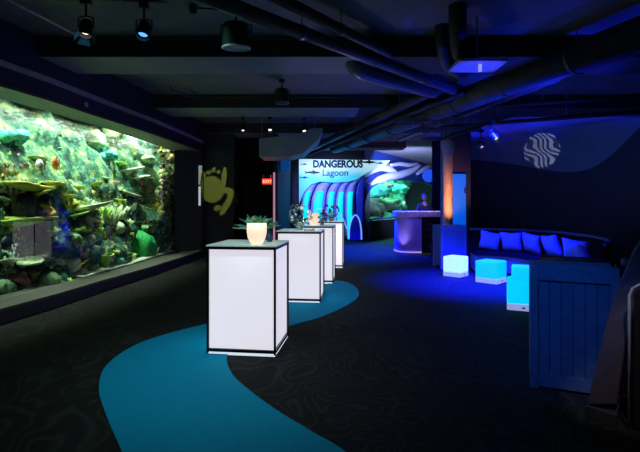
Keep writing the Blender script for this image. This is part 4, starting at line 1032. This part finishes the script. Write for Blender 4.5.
for i in range(0, len(sp_), 6):
    p = sp_[i]; m_ = MB(); m_.box(p+Vector((-.1, 0, .03)), (.06, .06, .06)); m_.build('foot', M_black, t)
M_cush = mat('cushion_fabric', (.20, .22, .62), .8, noise_=(.16, .18, .55), ns=60)
def cushion(px, py, face, label, s=.44, tilt=.35, roll=.1, yaw=0):
    v = P(px, py, 1.0); d = Vector((v.x, v.y, 0))
    # find where the sight line crosses just before the backrest
    best = None
    for k, p in enumerate(sp_):
        tt = (sp_[min(k+1, len(sp_)-1)]-sp_[max(k-1, 0)]).normalized(); nr = Vector((-tt.y, tt.x, 0)); q = p-nr*.13
        e = abs(320+F*q.x/q.y-px)
        if q.y > face and (best is None or e < best[0]): best = (e, q, nr, tt)
    _, q, nr, tt = best
    M = Matrix((tt, -nr, Vector((0, 0, 1)))).transposed() @ Matrix.Rotation(roll, 3, 'Y') @ Matrix.Rotation(-tilt, 3, 'X')
    M = rz(yaw) @ M
    c = q+Vector((0, 0, .435+s*.5))-nr*.06*(yaw != 0)+Vector((0, 0, s*.14*(roll > .5)))
    m = MB(); n = 12; rf, rb = [], []
    for i in range(n+1):
        a, b = [], []
        for j in range(n+1):
            x = i/n*2-1; y = j/n*2-1; th = .085*((1-x*x)*(1-y*y))**.35; pin = 1-.10*(1-abs(x*y))*(max(abs(x), abs(y)))**3
            a.append(c+M @ Vector((x*s/2*pin, -th, y*s/2*pin))); b.append(c+M @ Vector((x*s/2*pin, th, y*s/2*pin)))
        rf.append(a); rb.append(b)
    m.grid(rf); m.grid(rb); bmesh.ops.remove_doubles(m.bm, verts=m.bm.verts, dist=.0015)
    tag(m.build('throw_cushion', M_cush, smooth=True), label, 'cushion', 'blue lit cushions on the curved banquette')
cushion(489, 241, 9, 'leftmost blue lit cushion on the banquette', roll=.2)
cushion(511, 243, 9, 'second blue lit cushion from the left on the banquette', roll=.0)
cushion(532, 244, 8, 'middle blue lit cushion, third from the left', roll=.15)
cushion(551, 245, 7.6, 'fourth blue lit cushion, just left of the gap', roll=-.1)
cushion(582, 246, 7.4, 'fifth blue lit cushion, right of the gap on the banquette', roll=.1, yaw=.8)
cushion(606, 250, 6.3, 'rightmost cushion lying tilted at the banquette end', s=.32, roll=.75, tilt=.5, yaw=.6)
# glowing cubes
def cube(p, s, a, m_top, label, h=.40):
    t = thing('light_cube', p, label, 'light cube', 'glowing cube stools in the lounge', a); Rm = rz(a)
    m = MB(); m.box(p+Vector((0, 0, .09+(h-.09)/2)), (s, s, h-.09), Rm); m.build('glow_body', m_top, t, bevel=.025)
    m = MB(); m.box(p+Vector((0, 0, .048)), (s-.004, s-.004, .092), Rm); m.build('base_band', mat('cube_base', (.6, .6, .8), .5, emit=(.33, .42, .90), es=.75), t, bevel=.012)
    m = MB(); d = Rm @ Vector((0, -s/2-.003, .045)); m.box(p+d, (.035, .012, .02), Rm); m.build('charge_port', M_black, t)
C1 = mat('cube_ice', (.7, .9, 1), .5, emit=(.50, .90, 1), es=.95); C2 = mat('cube_cyan', (.1, .7, .9), .5, emit=(.0, .52, 1), es=.98); C3 = mat('cube_aqua', (.1, .8, .9), .5, emit=(.0, .60, 1), es=1.0)
v = FL(456, 276); cube(v+Vector((0, .02, 0)), .37, PI/4+.02, C1, 'ice white glowing cube stool, the leftmost one')
v = FL(491, 282); cube(v, .42, PI/4+.0, C2, 'cyan glowing cube stool in the middle of the lounge floor')
v = FL(528, 306); cube(Vector((2.82, 6.24, 0)), .42, -.41, C3, 'nearest cyan glowing cube stool, partly hidden by the dark podium', .41)
cube(Vector((3.42, 7.50, 0)), .42, -.41, C2, 'cyan glowing cube stool right behind the nearest one', .41)
light('POINT', 'cube_spill', (2.75, 7.35, .55), None, 14, (.0, .08, 1), .2)

def podium(c, ang, w_, d_, h_, label, board, post):
    t = thing('panelled_podium', c, label, 'podium', 'panelled wooden podiums', ang); Rm = rz(ang); L = lambda x, y, z: c+Rm @ Vector((x, y, z))
    for sx in (-1, 1):
        for sy in (-1, 1):
            m = MB(); m.box(L(sx*(w_/2-.03), sy*(d_/2-.03), h_/2), (.06, .06, h_), Rm); m.build('corner_post', post, t, bevel=.005)
    for sy in (-1, 1):
        m = MB(); nb = 6; bw = (w_-.12)/nb
        for k in range(nb): m.box(L(-w_/2+.06+bw*(k+.5), sy*(d_/2-.035), h_/2+.02), (bw-.003, .02, h_-.20), Rm)
        m.build('board_panel', board, t, bevel=.003)
        for z, hh in ((h_-.06, .11), (.07, .10)):
            m = MB(); m.box(L(0, sy*(d_/2-.025), z), (w_-.12, .03, hh), Rm); m.build('cross_rail', post, t)
    for sx in (-1, 1):
        m = MB(); m.box(L(sx*(w_/2-.035), 0, h_/2+.02), (.02, d_-.12, h_-.08), Rm); m.build('side_panel', board, t)
    m = MB(); m.box(L(0, 0, h_-.01), (w_-.05, d_-.05, .02), Rm); m.build('top_board', post, t)
    return t
M_board = mat('podium_board', (.09, .13, .20), .5, noise_=(.07, .10, .17), ns=7); M_post = mat('podium_post', (.10, .14, .22), .5)
a = FL(530, 388); b = FL(590, 397)
dv = (b-a); ang = math.atan2(dv.y, dv.x)
cc = (a+b)/2; cc = a+Vector((math.cos(ang), math.sin(ang), 0))*.30+Vector((-math.sin(ang), math.cos(ang), 0))*.22
podium(cc, ang, .60, .42, .965, 'large panelled wooden podium at right front, blue grey boards', M_board, M_post)
podium(FL(448, 269)+Vector((.11, .28, 0)), .12, .60, .50, .97, 'smaller blue panelled podium between the bar and the white cube', mat('podium_blue', (.10, .14, .42), .5), mat('podium_blue_post', (.12, .17, .48), .5))
light('SPOT', 'podium_wash', (2.2, 6.5, 3.1), (2.8, 9.8, .6), 400, (.02, .08, 1), .1, angle=26, blend=1)
# rail on top of the big podium running on to the right, round end
t = thing('hand_rail', Vector((2.1, 4.05, 0)), 'dark hand rail on posts running behind the large podium', 'railing')
r0, r1 = P(540, 258.5, 4.3), P(624, 262, 3.95)
m_ = MB(); m_.tube([r0, r1], .03, 12); m_.build('rail', mat('rail_dark', (.03, .035, .06), .4), t, smooth=True)
m_ = MB(); m_.blob(r1, .038, 0, 1, 3); m_.build('end_knob', mat('rail_knob', (.3, .45, .8), .4), t, smooth=True)
for f in (.08, .93):
    q = r0.lerp(r1, f); m_ = MB(); m_.tube([Vector((q.x, q.y, 0)), q], .02, 10); m_.build('post', M_black, t)

# leafy plant behind the blue podium
pp = P(436, 0, 12.2); pp.z = 0
t = thing('potted_plant', pp, 'dim green leafy plant between the bar and the blue podium', 'plant'); rr = random.Random(2)
m_ = MB(); m_.lathe([(.13, 0), (.17, .4), (.18, .42), (.16, .42), (.15, .38)], pp, 20); m_.build('pot', M_black, t)
for k in range(26):
    a = rr.random()*2*PI; c = pp+Vector((0, 0, .4)); e = c+Vector((math.cos(a)*rr.uniform(.08, .2), math.sin(a)*rr.uniform(.05, .2), rr.uniform(.1, .5)))
    m_ = MB(); m_.tube([c, e], .004, 4); s = Vector((-math.sin(a), math.cos(a), 0))*.03; tip_ = e+Vector((math.cos(a)*.1, math.sin(a)*.1, .02)); m_.prism([e, (e+tip_)/2+s, tip_, (e+tip_)/2-s], (0, 0, .004)); m_.build('leaf', [G1, G4, FG][k % 3], t)

# slanting dark rib at the right front, and chrome framed board
t = thing('slanted_pillar', FL(602, 422), 'dark slanting pillar on a low plinth at right front', 'pillar')
a0, a1 = FL(586.5, 418), FL(617, 429)
bk = Vector((.25, .34, 0))
m_ = MB(); m_.prism([a0, a1, a1+bk, a0+bk], (0, 0, .085)); m_.build('plinth', mat('plinth_dark', (.035, .03, .04), .5), t, bevel=.004)
def sec(px0, px1, py, Y):
    q0 = P(px0, py, Y); q1 = P(px1, py, Y-.09); return q0, q1
rows = []
for (x0, x1, py) in [(588, 617, 405), (593, 620.5, 380), (600, 625, 350), (607, 633, 320), (616, 645, 290), (630, 664, 258), (650, 690, 225), (680, 725, 190), (725, 775, 150), (780, 835, 105), (840, 900, 50)]:
    q0, q1 = sec(x0, x1, py, 3.03); rows.append([q0, q1, q1+bk*.8, q0+bk*.8, q0])
m_ = MB(); m_.grid(rows); m_._f([m_.bm.verts.new(v) for v in rows[0][:-1]]); m_._f([m_.bm.verts.new(v) for v in rows[-1][:-1]]); bmesh.ops.remove_doubles(m_.bm, verts=m_.bm.verts, dist=1e-4)
m_.build('leaning_shaft', mat('pillar_dark', (.055, .038, .05), .6, noise_=(.045, .03, .04), ns=5), t, bevel=.01)
bd = FL(629.5, 430)
t = thing('chrome_framed_board', bd, 'black board in a chrome tube frame at the right edge', 'board')
e1 = Vector((.55, -.35, 0))
tp_ = bd+Vector((0, 0, .90))
m_ = MB(); m_.tube([bd, bd+Vector((0, 0, .86)), bd+Vector((.015, -.01, .91)), bd+Vector((.06, -.038, .945)), bd+e1+Vector((0, 0, 1.0))], .009, 10); m_.build('frame', M_chrome, t, smooth=True)
m_ = MB(); q = Vector((.02, -.0127, 0)); m_.prism([bd+q+Vector((0, 0, .03)), bd+e1+Vector((0, 0, .03)), bd+e1+Vector((0, 0, .97)), bd+q*3+Vector((0, 0, .925)), bd+q+Vector((0, 0, .87))], (.01, .015, 0)); m_.build('panel', M_black, t)

# ------------------------------------------------------------------ ceiling services
def pipe(name, a, b, r, m, label, cat='duct', group=None, n=16, rings=True, hang=True, mid=None):
    a, b = Vector(a), Vector(b); d = (b-a); L = d.length; t = thing(name, (a+b)/2, label, cat, group); t.location.z = min(a.z, b.z)-r
    pts = [a]+([Vector(q) for q in mid] if mid else [])+[b]
    if mid: pts = smooth_path(pts, 6)
    mm = MB(); mm.tube(pts, r, n); mm.build('pipe_run' if r < .1 else 'duct_run', m, t, smooth=True)
    if rings:
        k = int(L/1.2)
        for i in range(1, k):
            c = a+d*(i/k); mm = MB(); u = d.normalized(); mm.tube([c-u*.02, c+u*.02], r*1.06+.004, n); mm.build('joint_band', m, t)
            if hang and i % 2:
                mm = MB(); mm.tube([c+Vector((0, 0, r)), Vector((c.x, c.y, CZ))], .008, 6); mm.build('hanger_rod', M_steel, t)
    return t
G = 'ducts and pipes under the ceiling'
pipe('round_duct', P(680, 20, 4.6), P(335, 147, 13.8), .20, M_duct, 'fattest round duct running from upper right to the middle distance', 'duct', G)
pipe('steel_pipe', P(195, -8, 4.0), P(464, 94, 7.9), .075, M_ductdark, 'upper thick pipe of the pair slanting down from upper left', 'pipe', G)
pipe('steel_pipe', P(262, -10, 4.15), P(463, 90, 8.1), .06, M_duct, 'thinner pipe of the pair slanting down from upper left', 'pipe', G)
pipe('steel_pipe', P(464, 92, 7.5), P(300, 158, 14.2), .045, M_duct, 'narrow pipe slanting back to the left below the crossing', 'pipe', G)
pipe('steel_pipe', P(440, 88, 7.6), P(312, 148, 14.0), .085, M_duct, 'wider grey pipe slanting back to the left above the narrow one', 'pipe', G)
pipe('steel_pipe', P(660, 95, 7.0), P(455, 108, 9.4), .05, M_ductblack, 'dark pipe crossing at right just below the fat duct', 'pipe', G)
pipe('steel_pipe', P(665, 110, 7.6), P(430, 128, 11), .04, M_ductblack, 'lower dark pipe crossing above the painted wall', 'pipe', G)
pipe('steel_pipe', P(560, 78, 7.2), P(400, 140, 12.5), .05, M_ductdark, 'dark pipe running beside the fat duct toward the hall', 'pipe', G)
pipe('elbow_duct', P(352, 52, 6.2), P(435, 92, 7.8), .11, M_ductdark, 'short dark elbow duct under the slanting pair', 'duct', G, mid=[P(356, 68, 6.3), P(375, 76, 6.6)], rings=False)
pipe('drop_duct', P(458, -30, 4.9), P(478, 66, 6.0), .10, M_ductblack, 'dark bent duct dropping from the ceiling at top middle', 'duct', G, mid=[P(458, 34, 5.2), P(463, 58, 5.5)], rings=False)
pipe('drop_duct', P(442, -30, 5.4), P(462, 74, 6.6), .085, M_ductblack, 'second dark bent duct, left of the first at top middle', 'duct', G, mid=[P(442, 38, 5.7), P(448, 64, 6.1)], rings=False)
pipe('conduit', P(5, -2, 4.6), P(78, 36, 5.7), .014, mat('pale_conduit', (.8, .78, .75), .5), 'thin pale conduit slanting across the upper left corner', 'conduit', 'thin conduits', 8, rings=False)
pipe('conduit', P(78, 39, 5.93), P(345, 39.5, 5.93), .010, M_duct, 'thin conduit clipped along the nearest beam face', 'conduit', 'thin conduits', 8, rings=False)
pipe('conduit', P(185, 97, 9.1), P(395, 97.5, 9.1), .012, M_duct, 'thin conduit clipped along the second beam face', 'conduit', 'thin conduits', 8, rings=False)
# flat blue lit plate with a bulb
c = P(480, 63, 5.25)
t = thing('pendant_plate_lamp', c, 'flat square plate under the ceiling with a small white bulb', 'lamp')
m_ = MB(); m_.box(c+Vector((0, .1, 0)), (.56, .45, .03)); m_.build('plate', mat('plate_grey', (.5, .5, .55), .5), t)
m_ = MB(); m_.lathe([(.018, -.1), (.022, -.06), (.018, -.01)], c, 12); m_.build('bulb', mat('dim_bulb', (.8, .8, .8), .4, emit=(.8, .82, .9), es=.35), t)
m_ = MB(); m_.tube([c+Vector((0, .1, 0)), Vector((c.x, c.y+.1, CZ))], .012); m_.build('rod', M_steel, t)
# unistrut / trays in the middle distance
for k, (px0, px1, py, Y, lab) in enumerate([(395, 500, 122, 9.0, 'nearest'), (385, 480, 131, 10.8, 'middle'), (350, 470, 140, 13.8, 'farthest')]):
    a, b = P(px0, py, Y), P(px1, py-2, Y-.3)
    t = thing('cable_tray', (a+b)/2, lab+' dark cable tray crossing the ceiling at right of centre', 'cable tray', 'cable trays'); d = (b-a).normalized(); L_ = (b-a).length
    M = Matrix((d, Vector((-d.y, d.x, 0)), Vector((0, 0, 1)))).transposed()
    for s in (-1, 1):
        m_ = MB(); m_.box((a+b)/2+M @ Vector((0, s*.15, 0)), (L_, .02, .08), M); m_.build('side_rail', M_ductdark, t)
    m_ = MB()
    for q in range(int(L_/.25)): m_.box(a+d*(q*.25+.1)+Vector((0, 0, -.02)), (.03, .3, .02), M)
    m_.build('rungs', M_duct, t)
    for f in (.1, .9):
        q = a.lerp(b, f); m_ = MB(); m_.tube([q, Vector((q.x, q.y, CZ))], .008, 6); m_.build('hanger_rod', M_steel, t)
# ventilation box hanging over the exit
t = thing('ventilation_box', P(280, 155, 9.9), 'grey sheet metal ventilation box hanging above the exit', 'duct')
q = [P(259, 138.5, 9.9), P(300, 134, 9.9), P(312, 128, 9.9), P(323, 128, 9.9), P(318, 140, 9.9), P(303, 153, 9.9), P(290, 156.5, 9.9), P(259, 157, 9.9)]
m_ = MB(); m_.prism(q, (0, .9, 0)); m_.build('casing', mat('sheet_metal', (.38, .42, .40), .5, metal=.2, noise_=(.33, .37, .35), ns=3), t, bevel=.01)
for px in (262, 315):
    m_ = MB(); w0 = P(px, 137, 10.1); m_.tube([w0, Vector((w0.x, w0.y, CZ))], .01, 6); m_.build('hanger_rod', M_steel, t)

def track_spot(base, aim, r, h, label, lens=None, barn=False, body=None, rim=None):
    """base: point on the ceiling track; head hangs under it"""
    base = Vector(base); d = Vector(aim).normalized(); t = thing('track_spotlight', base, label, 'spotlight', 'track spotlights on the ceiling')
    m = MB(); m.tube([base, Vector((base.x, base.y, CZ))], .007, 6); m.build('suspension_rod', M_black, t)
    m = MB(); m.box(base, (.10, .05, .05)); m.build('adapter', M_black, t)
    c = base+Vector((0, 0, -.14)); m = MB(); m.tube([base, c], .012, 8); m.build('stem', M_black, t)
    m = MB()
    for s in (-1, 1): m.tube([c, c+Vector((s*(r+.015), 0, -.02)), c+Vector((s*(r+.015), 0, -.12))], .008, 6)
    m.build('yoke', M_black, t)
    hc = c+Vector((0, 0, -.12)); M = rot_to(d)
    m = MB(); m.lathe([(r*.5, -h*.5), (r*.8, -h*.45), (r, -h*.2), (r, h*.5), (r*.93, h*.5), (r*.9, -h*.1), (.01, -h*.15)], hc, 24, M); m.build('can', body or M_black, t, smooth=False)
    if rim:
        m = MB(); m.lathe([(r*1.01, h*.47), (r*1.05, h*.49), (r*1.05, h*.53), (r*.9, h*.53), (r*.9, h*.47)], hc, 24, M); m.build('rim', rim, t)
    if lens:
        m = MB(); m.lathe([(.002, h*.30), (r*.5, h*.32), (r*.7, h*.27), (r*.5, h*.24), (.002, h*.25)], hc, 16, M); m.build('lens', lens, t)
    if barn:
        for k in range(4):
            a = k*PI/2; e = M @ Vector((math.cos(a), math.sin(a), 0)); f = M @ Vector((-math.sin(a), math.cos(a), 0)); z = d
            o = hc+e*r+z*h*.5
            m = MB(); m.prism([o-f*r*.7, o+f*r*.7, o+f*r+z*r*.9+e*r*.5, o-f*r+z*r*.9+e*r*.5], e*.006); m.build('barn_door', mat('barn_blue_reflection', (.10, .55, .85), .3) if k >= 2 else M_black, t)  # blue reflection on two flaps put into their colour
    return t
LW = mat('lens_white', (.9, .9, .9), .3, emit=(1, .95, .85), es=2.0); LB = mat('lens_blue', (.2, .5, 1), .3, emit=(.15, .5, 1), es=1.2)
LG = mat('lens_green', (.05, .4, .25), .3, emit=(.0, .30, .18), es=.6)
RIM = mat('white_rim', (.75, .72, .78), .4)
track_spot(P(86, 2, 4.5), (.1, -.35, -1), .06, .17, 'barn door spotlight at upper left with a blue reflection painted on two flaps', LW, True)
track_spot(P(144, 6, 4.9), (.0, -.45, -1), .07, .2, 'black spotlight second from left with small blue glints', LB)
track_spot(P(236, 10, 4.7), (.0, .12, -1), .145, .26, 'largest can spotlight with green inside and white rim', LG, False, mat('green_can', (.01, .06, .045), .25), RIM)
track_spot(P(282, 81, 8.0), (.0, .0, -1), .12, .26, 'dark pendant can light hanging from the second bay', LW, False, None, mat('dim_rim', (.35, .35, .38), .4))
track_spot(P(243, 118, 10.9), (.1, -.6, -1), .05, .15, 'small far spotlight above the turtle projection', LW)
track_spot(P(270, 118, 11.3), (.1, -.7, -1), .06, .16, 'small far spotlight on the short track by the ventilation box', LW)
track_spot(P(304, 119, 11.3), (.2, -.7, -1), .06, .16, 'small far bright spotlight above the lagoon sign', LW)
track_spot(P(481, 131, 8.6), (.2, -.6, -1), .05, .15, 'small warm spotlight left of the pair by the painted wall', mat('lens_warm', (1, .8, .4), .3, emit=(1, .75, .3), es=1.5))
track_spot(P(494, 122, 8.2), (.35, -.7, -.8), .055, .2, 'white tipped spotlight nearest the coral shaped projection', LW)
def track(a, b, label):
    t = thing('lighting_track', (Vector(a)+Vector(b))/2, label, 'lighting track', 'lighting tracks'); a, b = Vector(a), Vector(b)
    d = (b-a).normalized(); M = Matrix((d, Vector((-d.y, d.x, 0)), Vector((0, 0, 1)))).transposed()
    m = MB(); m.box((a+b)/2, ((b-a).length, .045, .05), M); m.build('channel', M_black, t)
    for f in (.1, .5, .9):
        q = a.lerp(b, f); m = MB(); m.tube([q, Vector((q.x, q.y, CZ))], .006, 6); m.build('suspension_rod', M_black, t)
o_ = Vector((0, 0, .05))
track(P(-20, 1, 4.35)+o_, P(175, 5, 5.0)+o_, 'black lighting track across the upper left corner')
track(P(228, 117, 10.8)+o_, P(312, 118.5, 11.35)+o_, 'black lighting track over the exit doorway')
track(P(440, 142, 10.2)+o_, P(512, 118, 8.0)+o_, 'black lighting track in front of the painted wall')
# small ceiling sensor and fascia sensor
c = P(193, 14, 5.0); t = thing('ceiling_sensor', c, 'small dark sensor with an arm on the ceiling', 'sensor'); m_ = MB(); m_.lathe([(.03, 0), (.05, .05), (.05, .09)], c, 14); m_.build('head', M_duct, t); m_ = MB(); m_.tube([c+Vector((0, 0, .05)), Vector((c.x, c.y, CZ))], .015); m_.build('neck', M_black, t); m_ = MB(); m_.tube([c+Vector((0, 0, .07)), c+Vector((.3, 0, .05))], .01); m_.build('arm', M_black, t)
y = 6.95; m_ = MB(); m_.box((fx(y)+.02, y, 2.98), (.03, .07, .07)); tag(m_.build('fascia_sensor', mat('sensor_white', (.6, .55, .6), .5), bevel=.005), 'tiny pale square sensor on the fascia above the aquarium', 'sensor')
# hooked bracket rail by the second beam
t = thing('pipe_bracket', P(180, 90, 8.7), 'thin dark bracket rail near the second ceiling beam', 'bracket')
m_ = MB(); m_.tube([P(167, 78, 8.4), P(172, 90, 8.5), P(205, 101, 9.0)], .012, 6); m_.tube([P(172, 78, 8.4), P(200, 96, 9.0)], .01, 6); m_.build('bar', M_black, t)
# surrounding walls so no view escapes
m_ = MB(); m_.box((0, 31, CZ/2), (20, .2, CZ)); struct(m_.build('wall_end', M_blackw))
